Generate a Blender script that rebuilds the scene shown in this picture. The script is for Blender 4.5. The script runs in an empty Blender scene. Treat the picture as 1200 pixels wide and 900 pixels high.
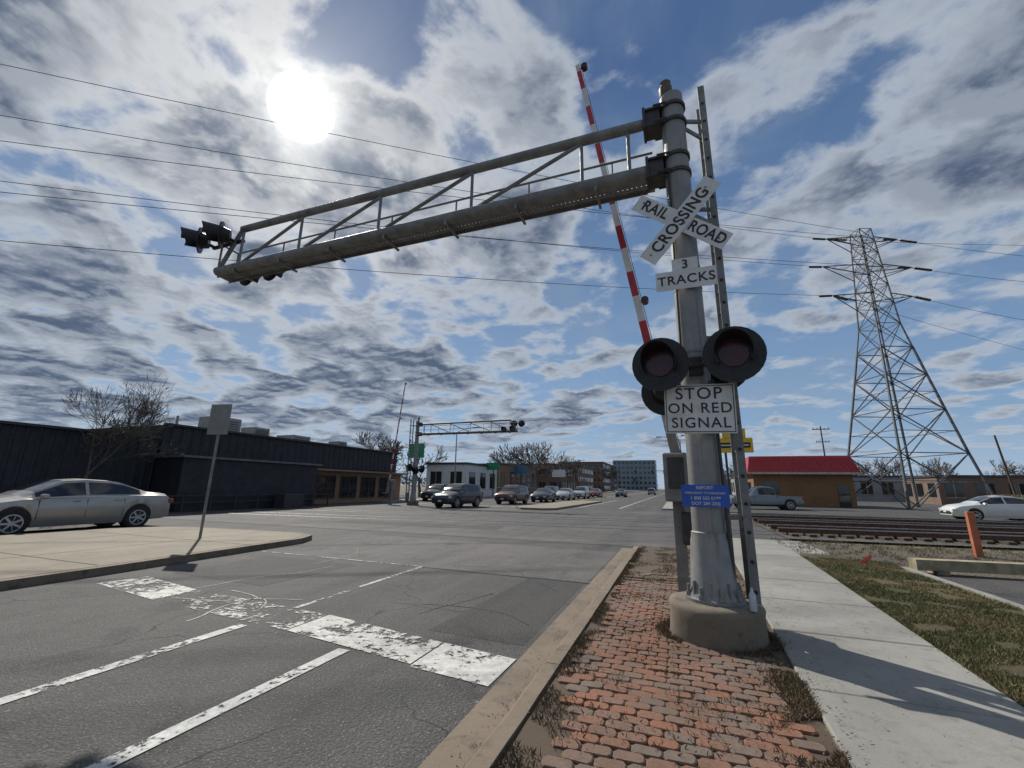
import bpy, bmesh, math, random
from mathutils import Vector, Matrix, noise as mnoise
random.seed(7)
S,C,RAD=math.sin,math.cos,math.radians
scene=bpy.context.scene
COL=scene.collection
scene.view_settings.view_transform='Standard'
scene.view_settings.look='None'
scene.view_settings.exposure=0

# ------------------------------------------------------------------ node helpers
class NT:
    def __init__(s,nt): s.nt=nt; s.n=nt.nodes; s.l=nt.links
    def new(s,t,**k):
        n=s.n.new(t)
        for a,b in k.items(): setattr(n,a,b)
        return n
    def link(s,a,b): s.l.new(a,b)
    def put(s,sock,v):
        if isinstance(v,bpy.types.NodeSocket): s.l.new(v,sock)
        elif v is not None: sock.default_value=v
    def math(s,op,a,b=None,c=None,clamp=False):
        n=s.new('ShaderNodeMath',operation=op); n.use_clamp=clamp
        s.put(n.inputs[0],a); s.put(n.inputs[1],b)
        if c is not None: s.put(n.inputs[2],c)
        return n.outputs[0]
    def vmath(s,op,a,b=None):
        n=s.new('ShaderNodeVectorMath',operation=op)
        s.put(n.inputs[0],a); s.put(n.inputs[1],b)
        return n.outputs['Value'] if op in('DOT_PRODUCT','LENGTH') else n.outputs[0]
    def noise(s,vec,scale,detail=4,rough=.55,dist=0.):
        n=s.new('ShaderNodeTexNoise'); s.put(n.inputs['Vector'],vec)
        n.inputs['Scale'].default_value=scale; n.inputs['Detail'].default_value=detail
        n.inputs['Roughness'].default_value=rough; n.inputs['Distortion'].default_value=dist
        return n.outputs['Fac']
    def voro(s,vec,scale,feature='F1'):
        n=s.new('ShaderNodeTexVoronoi'); n.feature=feature; s.put(n.inputs['Vector'],vec)
        n.inputs['Scale'].default_value=scale
        return n
    def ramp(s,fac,a,b,lo=0.,hi=1.,smooth=True):
        n=s.new('ShaderNodeMapRange'); n.interpolation_type='SMOOTHSTEP' if smooth else 'LINEAR'
        n.clamp=True
        s.put(n.inputs[0],fac); n.inputs[1].default_value=a; n.inputs[2].default_value=b
        n.inputs[3].default_value=lo; n.inputs[4].default_value=hi
        return n.outputs[0]
    def mix(s,fac,a,b,blend='MIX'):
        n=s.new('ShaderNodeMix'); n.data_type='RGBA'; n.blend_type=blend
        s.put(n.inputs[0],fac)
        s.put(n.inputs[6],c4(a)); s.put(n.inputs[7],c4(b))
        return n.outputs[2]
def c4(c):
    if isinstance(c,bpy.types.NodeSocket): return c
    if isinstance(c,(int,float)): return (c,c,c,1)
    return tuple(c)+(1,) if len(c)==3 else c

def newmat(name):
    m=bpy.data.materials.new(name); m.use_nodes=True
    t=NT(m.node_tree); b=t.n['Principled BSDF']
    return m,t,b
def mat(name,col,rough=.6,metal=0.,var=.25,scale=4.,bump=.0,bscale=60.,dirt=None,dirtamt=.5,dscale=2.,streak=0.):
    m,t,b=newmat(name)
    pos=t.new('ShaderNodeNewGeometry').outputs['Position']
    n=t.noise(pos,scale,6,.6)
    a=tuple(max(0,x*(1-var)) for x in col); c=tuple(min(1,x*(1+var)) for x in col)
    o=t.mix(t.ramp(n,.3,.7),a,c)
    if dirt:
        d=t.ramp(t.noise(pos,dscale,8,.7),.52,.68,0,dirtamt)
        o=t.mix(d,o,dirt)
    if streak:
        mp_=t.new('ShaderNodeMapping'); t.link(pos,mp_.inputs[0]); mp_.inputs['Scale'].default_value=(22,22,.7)
        o=t.mix(t.ramp(t.noise(mp_.outputs[0],1.,5,.6),.5,.7,0,streak),o,dirt or tuple(x*.5 for x in col))
    t.link(o,b.inputs['Base Color'])
    b.inputs['Metallic'].default_value=metal
    r=t.ramp(t.noise(pos,scale*3,4),.3,.7,max(0,rough-.1),min(1,rough+.1)); t.link(r,b.inputs['Roughness'])
    if bump>0:
        bp=t.new('ShaderNodeBump'); bp.inputs['Strength'].default_value=bump; bp.inputs['Distance'].default_value=.01
        t.link(t.noise(pos,bscale,6,.7),bp.inputs['Height']); t.link(bp.outputs[0],b.inputs['Normal'])
    return m

# ------------------------------------------------------------------ mesh helpers
def root(name,loc=(0,0,0),rot=0.):
    e=bpy.data.objects.new(name,None); COL.objects.link(e); e.location=loc; e.rotation_euler=(0,0,rot)
    e.empty_display_size=.2
    return e
def obj(name,verts,faces,mats,fm=None,parent=None,smooth=None,loc=None,rot=None):
    me=bpy.data.meshes.new(name); me.from_pydata([tuple(v) for v in verts],[],faces)
    if not isinstance(mats,(list,tuple)): mats=[mats]
    for m in mats: me.materials.append(m)
    if fm: me.polygons.foreach_set('material_index',fm)
    if smooth is not None:
        me.polygons.foreach_set('use_smooth',[True]*len(me.polygons))
        me.set_sharp_from_angle(angle=RAD(smooth))
    me.update()
    o=bpy.data.objects.new(name,me); COL.objects.link(o)
    if parent: o.parent=parent
    if loc: o.location=loc
    if rot: o.rotation_euler=rot
    return o
class MB:
    """accumulates primitives into one mesh"""
    def __init__(s): s.v=[];s.f=[];s.m=[]
    def add(s,v,f,m=0):
        b=len(s.v); s.v+= [Vector(x) for x in v]; s.f+=[tuple(i+b for i in q) for q in f]; s.m+=[m]*len(f)
    def box(s,c,d,m=0,rz=0.,M=None,bev=0.):
        x,y,z=d[0]/2,d[1]/2,d[2]/2
        if bev>0:
            b=bev; vs=[]
            rings=[(-z,b),(-z+b,0),(z-b,0),(z,b)]
            for zz,ins in rings:
                for sx,sy in((-1,-1),(1,-1),(1,1),(-1,1)):
                    vs.append(Vector((sx*(x-ins),sy*(y-ins),zz)))
            fs=[(3,2,1,0),(12,13,14,15)]
            for r in range(3):
                for k in range(4):
                    a=r*4+k;bb=r*4+(k+1)%4
                    fs.append((a,bb,bb+4,a+4))
        else:
            vs=[Vector((sx*x,sy*y,sz*z)) for sz in(-1,1) for sx,sy in((-1,-1),(1,-1),(1,1),(-1,1))]
            fs=[(3,2,1,0),(4,5,6,7),(0,1,5,4),(1,2,6,5),(2,3,7,6),(3,0,4,7)]
        T=Matrix.Translation(Vector(c))@(M if M is not None else Matrix.Rotation(rz,4,'Z'))
        s.add([T@v for v in vs],fs,m)
    def tube(s,p,q,r1,r2=None,n=10,m=0,cap=True):
        p=Vector(p);q=Vector(q);r2=r1 if r2 is None else r2
        d=(q-p); 
        if d.length<1e-6: return
        d.normalize(); a=d.orthogonal().normalized(); b=d.cross(a)
        vs=[];fs=[]
        for i in range(n):
            t=2*math.pi*i/n; o=a*C(t)+b*S(t)
            vs.append(p+o*r1); vs.append(q+o*r2)
        for i in range(n):
            j=(i+1)%n; fs.append((2*i,2*j,2*j+1,2*i+1))
        if cap: fs.append(tuple(2*i for i in range(n))[::-1]); fs.append(tuple(2*i+1 for i in range(n)))
        s.add(vs,fs,m)
    def bar(s,p,q,w,h,m=0):
        """rectangular bar from p to q"""
        p=Vector(p);q=Vector(q);d=q-p;L=d.length;d.normalize()
        up=Vector((0,0,1)) if abs(d.z)<.95 else Vector((0,1,0))
        a=d.cross(up).normalized(); b=a.cross(d)
        vs=[];
        for pt in(p,q):
            for sa,sb in((-1,-1),(1,-1),(1,1),(-1,1)): vs.append(pt+a*sa*w/2+b*sb*h/2)
        s.add(vs,[(3,2,1,0),(4,5,6,7),(0,1,5,4),(1,2,6,5),(2,3,7,6),(3,0,4,7)],m)
    def quad(s,a,b,c,d,m=0): s.add([a,b,c,d],[(0,1,2,3)],m)
    def lathe(s,c,prof,n=24,m=0):
        vs=[];fs=[]
        for r,z in prof:
            for i in range(n):
                t=2*math.pi*i/n; vs.append((c[0]+r*C(t),c[1]+r*S(t),c[2]+z))
        for k in range(len(prof)-1):
            for i in range(n):
                j=(i+1)%n; fs.append((k*n+i,k*n+j,(k+1)*n+j,(k+1)*n+i))
        fs.append(tuple(range(n))[::-1]); fs.append(tuple((len(prof)-1)*n+i for i in range(n)))
        s.add(vs,fs,m)
    def make(s,name,mats,parent=None,smooth=None,loc=None,rot=None):
        return obj(name,s.v,s.f,mats,s.m,parent,smooth,loc,rot)
def sheet(name,pts,z,m,parent=None):
    return obj(name,[(x,y,z) for x,y in pts],[tuple(range(len(pts)))],m,None,parent)
def slab(name,pts,z0,z1,m,parent=None):
    n=len(pts)
    v=[(x,y,z0) for x,y in pts]+[(x,y,z1) for x,y in pts]
    f=[tuple(range(n,2*n))]+[(i,(i+1)%n,(i+1)%n+n,i+n) for i in range(n)]
    return obj(name,v,f,m,None,parent)
def text(name,body,loc,size,m,parent,rot=(math.pi/2,0,0),bold=.012,sx=1.,space=1.):
    c=bpy.data.curves.new(name,'FONT'); c.body=body; c.size=size; c.align_x='CENTER'; c.align_y='CENTER'
    c.extrude=.0015; c.offset=bold*size; c.space_character=space
    c.materials.append(m)
    o=bpy.data.objects.new(name,c); COL.objects.link(o); o.parent=parent
    o.location=loc; o.rotation_euler=rot; o.scale=(sx,1,1)
    return o

# ------------------------------------------------------------------ sun + sky
EL=RAD(41.5); AZ=RAD(52.2)              # azimuth measured from +Y towards -X
SUN=Vector((-S(AZ)*C(EL),C(AZ)*C(EL),S(EL)))
sl=bpy.data.lights.new('sun','SUN'); sl.energy=4.8; sl.angle=RAD(.55); sl.color=(1,.95,.87)
so=bpy.data.objects.new('sun',sl); COL.objects.link(so)
so.rotation_euler=SUN.to_track_quat('Z','Y').to_euler(); so.location=(-30,30,40)

w=bpy.data.worlds.new('World'); scene.world=w; w.use_nodes=True
t=NT(w.node_tree)
for n in list(t.n): t.n.remove(n)
out=t.new('ShaderNodeOutputWorld'); bg=t.new('ShaderNodeBackground'); bg.inputs[1].default_value=.1
sky=t.new('ShaderNodeTexSky'); sky.sky_type='NISHITA'; sky.sun_disc=False
sky.sun_elevation=EL; sky.sun_rotation=-AZ; sky.air_density=1.; sky.dust_density=.6; sky.ozone_density=1.5
tc=t.new('ShaderNodeTexCoord').outputs['Generated']
dirn=t.vmath('NORMALIZE',tc)
sp=t.new('ShaderNodeSeparateXYZ'); t.link(dirn,sp.inputs[0])
zz=t.math('ADD',t.math('MAXIMUM',sp.outputs[2],0.),.13)
px=t.math('DIVIDE',sp.outputs[0],zz); py=t.math('DIVIDE',sp.outputs[1],zz)
cp=t.new('ShaderNodeCombineXYZ'); t.link(px,cp.inputs[0]); t.link(py,cp.inputs[1]); cp.inputs[2].default_value=2.1
P=cp.outputs[0]
big=t.noise(P,1.0,2,.5)
def field(off):
    q=P if off is None else t.vmath('ADD',P,off)
    return t.noise(q,3.3,7,.56,.2)
n1=field(None); n1b=field((SUN.x*.07,SUN.y*.07,0.))
def lobe(d,p,a):
    v=Vector(d).normalized()
    return t.math('MULTIPLY',t.math('POWER',t.math('MAXIMUM',t.vmath('DOT_PRODUCT',dirn,tuple(v)),0.),p),a)
bias=t.math('MULTIPLY',sp.outputs[0],-.035)
for l_ in (lobe((.42,.72,.54),26,.085),lobe((-.10,.66,.745),22,-.045),lobe((.27,.93,.24),22,-.045),lobe((-.78,.42,.42),10,.045)):
    bias=t.math('ADD',bias,l_)
dens=t.math('ADD',t.math('ADD',t.math('MULTIPLY',n1,.60),t.math('MULTIPLY',big,.36)),bias)
cover=t.ramp(dens,.435,.515)
thick=t.ramp(dens,.475,.575)
lit=t.ramp(t.math('SUBTRACT',n1,n1b),-.06,.09)
sd=t.vmath('DOT_PRODUCT',dirn,tuple(SUN))
sdp=t.math('MAXIMUM',sd,0.)
near=t.math('POWER',sdp,16.)
v1=t.math('POWER',sdp,60.); v2=t.math('POWER',sdp,480.)
K=10.
bright=t.mix(near,(.47*K,.52*K,.59*K),(.84*K,.84*K,.82*K))
dark=t.mix(near,(.078*K,.110*K,.180*K),(.13*K,.17*K,.245*K))
thick2=t.math('MULTIPLY',thick,t.math('SUBTRACT',1.,t.math('MULTIPLY',lit,.55)))
cc=t.mix(thick2,bright,dark)
grad=t.mix(t.ramp(sp.outputs[2],.0,.75,0,1,False),(.24*K,.39*K,.60*K),(.050*K,.112*K,.26*K))
sk=t.mix(.80,sky.outputs[0],grad)
veil=t.ramp(t.noise(P,1.6,5,.6,.9),.40,.74,0,.42)
sk=t.mix(veil,sk,(.28*K,.35*K,.44*K))
hz=t.ramp(sp.outputs[2],.0,.14,.6,0.)
c1=t.mix(t.math('MULTIPLY',cover,.94),sk,cc)
c2=t.mix(hz,c1,(.40*K,.52*K,.66*K))
disc=t.math('MULTIPLY',t.ramp(sd,C(RAD(3.3)),C(RAD(2.2))),4*K)
g0=t.math('ADD',t.math('ADD',t.math('MULTIPLY',v1,.14*K),t.math('MULTIPLY',v2,.6*K)),disc)
gc=t.new('ShaderNodeCombineColor')
t.link(g0,gc.inputs[0]); t.link(t.math('MULTIPLY',g0,.99),gc.inputs[1]); t.link(t.math('MULTIPLY',g0,.93),gc.inputs[2])
c3=t.mix(1.,c2,gc.outputs[0],'ADD')
t.link(c3,bg.inputs[0]); t.link(bg.outputs[0],out.inputs[0])

# ------------------------------------------------------------------ camera
cam=bpy.data.cameras.new('camera'); co=bpy.data.objects.new('camera',cam); COL.objects.link(co)
cam.sensor_width=36; cam.lens=15.0; cam.clip_end=4000; cam.clip_start=.05
p_,y_,r_=RAD(13.5),RAD(20.8),RAD(.86)
F=Vector((-S(y_)*C(p_),C(y_)*C(p_),S(p_)));R0=Vector((C(y_),S(y_),0));U0=Vector((S(y_)*S(p_),-C(y_)*S(p_),C(p_)))
Rv=R0*C(r_)+U0*S(r_);Uv=U0*C(r_)-R0*S(r_)
M=Matrix((( Rv.x,Uv.x,-F.x,0),(Rv.y,Uv.y,-F.y,0),(Rv.z,Uv.z,-F.z,1.6),(0,0,0,1)))
co.matrix_world=M; scene.camera=co

# ------------------------------------------------------------------ materials
def asphalt_mat(name,base=.11,crack=True,warm=1.0,speck=.8):
    m,t,b=newmat(name)
    pos=t.new('ShaderNodeNewGeometry').outputs['Position']
    big=t.noise(pos,.22,5,.6,.4); mid=t.noise(pos,2.3,8,.7); fine=t.noise(pos,55,3,.75)
    c=t.mix(t.ramp(big,.3,.7),(base*.62,base*.62,base*.64),(base*1.35*warm,base*1.27,base*1.17))
    c=t.mix(t.ramp(mid,.35,.7,0,.6),c,(base*.5,base*.5,base*.52))
    st=t.new('ShaderNodeMapping'); t.link(pos,st.inputs[0]); st.inputs['Scale'].default_value=(1.3,.05,1)
    lane=t.ramp(t.noise(st.outputs[0],1.,4,.6),.35,.65,0,.55)
    c=t.mix(lane,c,(base*1.45,base*1.4,base*1.3))
    c=t.mix(t.ramp(t.noise(pos,.75,7,.65,.6),.54,.66,0,.6),c,(base*.36,base*.36,base*.38))
    v=t.voro(pos,48.); g=t.new('ShaderNodeSeparateColor'); t.link(v.outputs['Color'],g.inputs[0])
    agg=t.math('MULTIPLY',t.ramp(v.outputs['Distance'],.12,.42,speck,0),t.ramp(g.outputs[0],.35,.9))
    c=t.mix(agg,c,(base*3.8,base*3.4,base*2.9))
    c=t.mix(t.ramp(fine,.38,.62,.6,0),c,(base*.26,base*.26,base*.27))
    if crack:
        d=t.new('ShaderNodeVectorMath',operation='ADD'); t.link(pos,d.inputs[0])
        nn=t.new('ShaderNodeTexNoise'); t.link(pos,nn.inputs['Vector']); nn.inputs['Scale'].default_value=1.3; nn.inputs['Detail'].default_value=6
        sc=t.vmath('SCALE',nn.outputs['Color']); sc.node.inputs['Scale'].default_value=.9; t.link(sc,d.inputs[1])
        ve=t.voro(d.outputs[0],.40,'DISTANCE_TO_EDGE')
        cm=t.ramp(ve.outputs['Distance'],.002,.007,1,0)
        cm=t.math('MULTIPLY',cm,t.ramp(t.noise(pos,.4,2),.40,.55))
        c=t.mix(t.math('MULTIPLY',cm,.85),c,(base*.18,base*.18,base*.18))
    vs=t.voro(pos,2.2); c=t.mix(t.ramp(vs.outputs['Distance'],.03,.045,.55,0),c,(base*2.8,base*2.8,base*2.6))
    t.link(c,b.inputs['Base Color']); b.inputs['Roughness'].default_value=.82
    b.inputs['Specular IOR Level'].default_value=.3
    bp=t.new('ShaderNodeBump'); bp.inputs['Strength'].default_value=.8; bp.inputs['Distance'].default_value=.01; 
    t.link(t.math('SUBTRACT',t.math('MULTIPLY',fine,.9),v.outputs['Distance']),bp.inputs['Height']); t.link(bp.outputs[0],b.inputs['Normal'])
    return m
A_ROAD=asphalt_mat('asphalt_road',.085)
A_PATCH=asphalt_mat('asphalt_crossing',.100,True,1.1)
A_LOT=asphalt_mat('asphalt_lot',.085,True)
def paint_mat(name,col,worn,scale=9.,wid=.015):
    m,t,b=newmat(name)
    pos=t.new('ShaderNodeNewGeometry').outputs['Position']
    c=t.mix(t.ramp(t.noise(pos,7,8,.7),.35,.7),tuple(x*.62 for x in col),col)
    c=t.mix(t.ramp(t.noise(pos,60,3,.7),.3,.5,.5,0),c,(.2,.2,.19))
    t.link(c,b.inputs['Base Color']); b.inputs['Roughness'].default_value=.75
    n=t.math('ADD',t.math('MULTIPLY',t.noise(pos,scale,10,.78),.62),t.math('MULTIPLY',t.noise(pos,1.6,3),.38))
    t.link(t.ramp(n,worn-wid,worn+wid),b.inputs['Alpha'])
    return m
P_LINE=paint_mat('line_paint',(.58,.58,.55),.447,14)
P_WORN=paint_mat('worn_line_paint',(.52,.52,.49),.49,16)
P_STOP=paint_mat('stop_bar_paint',(.60,.59,.55),.492,9)
P_STOP2=paint_mat('stop_bar_paint_fresh',(.62,.61,.57),.462,12)
P_STOPW=paint_mat('stop_bar_worn_paint',(.56,.55,.51),.54,14)
P_YEL=paint_mat('yellow_paint',(.6,.42,.06),.44)
def concrete_mat(name,col,stain=(.12,.10,.08),st=.5,bump=.35,rscale=9):
    m,t,b=newmat(name)
    pos=t.new('ShaderNodeNewGeometry').outputs['Position']
    a=t.noise(pos,.7,6,.6); q=t.noise(pos,rscale,8,.7); f=t.noise(pos,120,3,.7); s2=t.noise(pos,1.7,8,.7)
    c=t.mix(t.ramp(a,.3,.7),tuple(x*.80 for x in col),tuple(x*1.12 for x in col))
    c=t.mix(t.ramp(s2,.5,.72,0,st*.8),c,tuple(x*.5 for x in col))
    c=t.mix(t.ramp(q,.5,.75,0,st),c,stain)
    c=t.mix(t.ramp(f,.3,.6,.4,0),c,tuple(x*.5 for x in col))
    t.link(c,b.inputs['Base Color']); b.inputs['Roughness'].default_value=.85
    bp=t.new('ShaderNodeBump'); bp.inputs['Strength'].default_value=bump; bp.inputs['Distance'].default_value=.006
    t.link(t.math('ADD',q,f),bp.inputs['Height']); t.link(bp.outputs[0],b.inputs['Normal'])
    return m
CONC=concrete_mat('concrete_walk',(.28,.27,.24),(.11,.095,.078),.6)
CONC2=concrete_mat('concrete_kerb',(.20,.155,.11),(.055,.04,.03),.9,.6,5)
CONC3=concrete_mat('concrete_median',(.23,.195,.14),(.10,.075,.05),.7)
CONCF=concrete_mat('concrete_foundation',(.21,.175,.13),(.08,.036,.016),.95,.9,4)
SOIL=concrete_mat('soil',(.10,.07,.043),(.04,.028,.018),.7,1.)
def gravel_mat(name,c1,c2,scale=22.):
    m,t,b=newmat(name)
    pos=t.new('ShaderNodeNewGeometry').outputs['Position']
    v=t.voro(pos,scale); 
    g=t.new('ShaderNodeSeparateColor'); t.link(v.outputs['Color'],g.inputs[0])
    c=t.mix(g.outputs[0],c1,c2); c=t.mix(t.ramp(v.outputs['Distance'],.25,.6,0,.75),c,tuple(x*.2 for x in c1))
    c=t.mix(t.ramp(t.noise(pos,.6,5),.45,.65,0,.6),c,(.13,.095,.055))
    t.link(c,b.inputs['Base Color']); b.inputs['Roughness'].default_value=.9
    bp=t.new('ShaderNodeBump'); bp.inputs['Strength'].default_value=.9; bp.inputs['Distance'].default_value=.03; bp.invert=True
    t.link(v.outputs['Distance'],bp.inputs['Height']); t.link(bp.outputs[0],b.inputs['Normal'])
    return m
BALLAST=gravel_mat('ballast',(.07,.068,.065),(.20,.19,.18),16)
DIRTG=gravel_mat('gravelly_dirt',(.13,.105,.07),(.25,.22,.17),30)
def earth_mat():
    m,t,b=newmat('dry_ground')
    pos=t.new('ShaderNodeNewGeometry').outputs['Position']
    c=t.mix(t.ramp(t.noise(pos,.12,6),.4,.6),(.12,.10,.06),(.10,.11,.045))
    c=t.mix(t.ramp(t.noise(pos,5,8,.7),.4,.7,0,.7),c,(.17,.14,.09))
    t.link(c,b.inputs['Base Color']); b.inputs['Roughness'].default_value=.95
    return m
EARTH=earth_mat()
def lawn_mat():
    m,t,b=newmat('lawn_soil')
    pos=t.new('ShaderNodeNewGeometry').outputs['Position']
    c=t.mix(t.ramp(t.noise(pos,1.1,6),.38,.62),(.085,.082,.028),(.14,.112,.052))
    c=t.mix(t.ramp(t.noise(pos,30,5,.8),.4,.65,0,.7),c,(.04,.032,.016))
    t.link(c,b.inputs['Base Color']); b.inputs['Roughness'].default_value=.95
    bp=t.new('ShaderNodeBump'); bp.inputs['Strength'].default_value=1.; bp.inputs['Distance'].default_value=.03
    t.link(t.noise(pos,45,5,.8),bp.inputs['Height']); t.link(bp.outputs[0],b.inputs['Normal'])
    return m
LAWN=lawn_mat()
def attr_mat(name,a,b_,rough=.8,bump=0.):
    m,t,b=newmat(name)
    at=t.new('ShaderNodeAttribute'); at.attribute_name='rnd'
    pos=t.new('ShaderNodeNewGeometry').outputs['Position']
    c=t.mix(at.outputs['Fac'],a,b_)
    if bump: c=t.mix(t.ramp(t.noise(pos,1.3,6,.7),.42,.7,0,.7),c,(.10,.075,.055))
    c=t.mix(t.ramp(t.noise(pos,40,6,.7),.35,.7,0,.5),c,tuple(x*.4 for x in a))
    t.link(c,b.inputs['Base Color']); b.inputs['Roughness'].default_value=rough
    if bump:
        bp=t.new('ShaderNodeBump'); bp.inputs['Strength'].default_value=bump; bp.inputs['Distance'].default_value=.006
        t.link(t.noise(pos,90,6,.7),bp.inputs['Height']); t.link(bp.outputs[0],b.inputs['Normal'])
    return m
PAVER=attr_mat('clay_paver',(.26,.115,.066),(.165,.135,.11),.92,.9)
GRASSM=attr_mat('grass_blade',(.095,.105,.030),(.25,.195,.09),.7)
DRYM=attr_mat('dry_grass_blade',(.18,.13,.07),(.085,.062,.034),.8)

GALV=mat('galvanised_steel',(.245,.245,.237),.55,.25,.16,3,.15,40,(.12,.095,.07),.5,3,.55)
GALVD=mat('weathered_steel',(.20,.20,.195),.6,.3,.2,5,.15,40,(.09,.07,.05),.45,4)
BLK=mat('black_paint',(.010,.010,.011),.5,0,.2,8,.05)
DARK=mat('dark_metal',(.045,.045,.047),.55,.2,.2,8)
LENS=mat('red_lens',(.06,.003,.004),.2,0,.3,30)
SIGNW=mat('sign_white',(.62,.62,.60),.45,0,.06,6,0,60,(.36,.33,.28),.4,4)
SIGNK=mat('sign_black',(.015,.015,.015),.5,0,.1)
SIGNB=mat('sign_blue',(.02,.09,.42),.45,0,.1)
REDP=mat('red_reflective',(.38,.025,.03),.5,0,.2,6)
WHTP=mat('white_reflective',(.60,.58,.56),.5,0,.12,6)
RUST=mat('rusty_steel',(.12,.06,.035),.8,.2,.4,12,.3)
RAILTOP=mat('rail_top',(.34,.33,.32),.3,.8,.1)
TIE=mat('tie_wood',(.06,.045,.033),.9,0,.3,6,.5,30)
WOOD=mat('weathered_timber',(.30,.25,.16),.9,0,.3,5,.5,30)
ORANGE=mat('orange_post_paint',(.42,.13,.06),.7,0,.2)
WIRE=mat('wire',(.03,.03,.032),.6)
BARK=mat('bark',(.10,.078,.06),.95,0,.3,8)
TYRE=mat('tyre',(.018,.018,.018),.85,0,.2,20)
RIM=mat('alloy_rim',(.42,.42,.43),.35,.7,.1)
def glass_mat(name,c):
    m,t,b=newmat(name); b.inputs['Base Color'].default_value=c+(1,); b.inputs['Roughness'].default_value=.06
    b.inputs['Specular IOR Level'].default_value=.7
    return m
GLASS=glass_mat('dark_glass',(.015,.018,.02))
HEADL=glass_mat('headlamp_glass',(.55,.56,.58))
TAILL=glass_mat('tail_lamp',(.22,.01,.01))
def paintm(name,c,metal=.4):
    m,t,b=newmat(name)
    pos=t.new('ShaderNodeNewGeometry').outputs['Position']
    t.link(t.mix(t.ramp(t.noise(pos,3,6),.4,.7,0,.25),c,tuple(x*.7+.02 for x in c)),b.inputs['Base Color'])
    b.inputs['Roughness'].default_value=.32; b.inputs['Metallic'].default_value=metal
    b.inputs['Coat Weight'].default_value=.6; b.inputs['Coat Roughness'].default_value=.06
    return m

# ------------------------------------------------------------------ ground
sheet('ground',[(-1500,-1500),(1500,-1500),(1500,1500),(-1500,1500)],-.05,EARTH)
sheet('road',[(-25,-60),(-1.2,-60),(-1.2,12.6),(-1.2,34),(-1.2,900),(-25,900)],0.,A_ROAD)
sheet('level_crossing_road',[(-26.5,12.9),(3.4,13.1),(3.4,33),(-26.5,31)],.004,A_PATCH)
sheet('parking_lot',[(-60,-60),(-25,-60),(-25,12.9),(-26.5,12.9),(-60,12.9)],-.01,A_LOT)
sheet('parking_lot.001',[(4.35,-40),(60,-40),(60,11.6),(4.35,11.6)],.03,A_LOT)
sheet('parking_lot.002',[(1.5,36),(90,38),(90,110),(1.5,110)],0.,A_LOT)
sheet('parking_lot.003',[(-120,31),(-25,31),(-25,130),(-120,130)],-.01,A_LOT)
sheet('side_street',[(-1.2,33),(3.4,33),(1.5,40),(-1.2,40)],-.004,A_ROAD)
A_DK=asphalt_mat('asphalt_patch_dark',.058,False); A_LT=asphalt_mat('asphalt_patch_light',.118,False,1.14)
sheet('asphalt_patch',[(-9.3,8.12),(-1.55,7.92),(-1.55,11.8),(-9.8,12.2)],.003,A_LT)
sheet('asphalt_patch.001',[(-2.75,4.7),(-1.6,4.65),(-1.6,7.8),(-2.6,7.75)],.002,A_DK)
sheet('asphalt_patch.002',[(-26,13.0),(3,13.2),(3,14.1),(-26,13.8)],.0075,A_LT)
sheet('asphalt_patch.003',[(-8.6,5.6),(-6.3,5.5),(-6.2,7.6),(-8.7,7.7)],.002,A_DK)
sheet('asphalt_patch.004',[(-14,15.2),(-6.5,15.6),(-6.7,17.0),(-14.1,16.5)],.0078,A_DK)
# tar-sealed cracks wandering over the lanes
TAR=mat('crack_sealant',(.016,.016,.017),.45,0,.2)
cs=MB(); rs=random.Random(31)
for k in range(11):
    x=rs.uniform(-8.6,-2.); y=rs.uniform(1.6,11); an=rs.choice((rs.uniform(-.35,.35),math.pi/2+rs.uniform(-.3,.3))); pr=None
    for i in range(rs.randint(8,22)):
        wv=rs.uniform(.006,.014); nx_,ny_=-S(an)*wv,C(an)*wv
        cur=((x+nx_,y+ny_,.0052),(x-nx_,y-ny_,.0052))
        if pr: cs.quad(pr[0],pr[1],cur[1],cur[0])
        pr=cur; an+=rs.gauss(0,.16); x+=C(an)*.13; y+=S(an)*.13
        if not(-9<x<-1.65) : break
cs.make('crack_seals',[TAR])

# verge, kerb, gutter
sheet('gutter',[(-1.52,-10),(-1.2,-10),(-1.2,12.7),(-1.52,12.7)],.006,CONC2)
kb=MB(); y0=-8.
while y0<12.3:
    L=min(3.0,12.5-y0); zt=.12 if y0+L<11 else .10
    n_=10
    for k in range(n_):
        a0=y0+L*k/n_; a1=y0+L*(k+1)/n_
        g0=.006 if k==0 else 0; g1=.006 if k==n_-1 else 0
        j0=.010*mnoise.noise(Vector((a0*1.7,3,1))); j1=.010*mnoise.noise(Vector((a1*1.7,3,1)))
        h0=zt+.008*mnoise.noise(Vector((a0*2.1,8,1))); h1=zt+.008*mnoise.noise(Vector((a1*2.1,8,1)))
        vs=[]
        for yv,j,hh in((a0+g0,j0,h0),(a1-g1,j1,h1)):
            vs+=[(-1.205,yv,-.02),(-1.195+j*.4,yv,hh-.028),(-1.165+j,yv,hh),(-1.05,yv,hh+.002),(-1.05,yv,-.02)]
        fs=[(i,i+1,i+6,i+5) for i in range(4)]
        if k==0: fs.append((4,3,2,1,0))
        if k==n_-1: fs.append((5,6,7,8,9))
        kb.add(vs,fs)
    y0+=L
kb.make('kerb',[CONC2],None,40)
slab('verge',[(-1.05,-8),(.73,-8),(.73,1),(1.10,12.9),(-1.05,12.6)],-.03,.097,SOIL)
pv=MB(); rnd=[]
pitchx=.182; pitchy=.106; row=0; yy=-1.0
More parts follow.
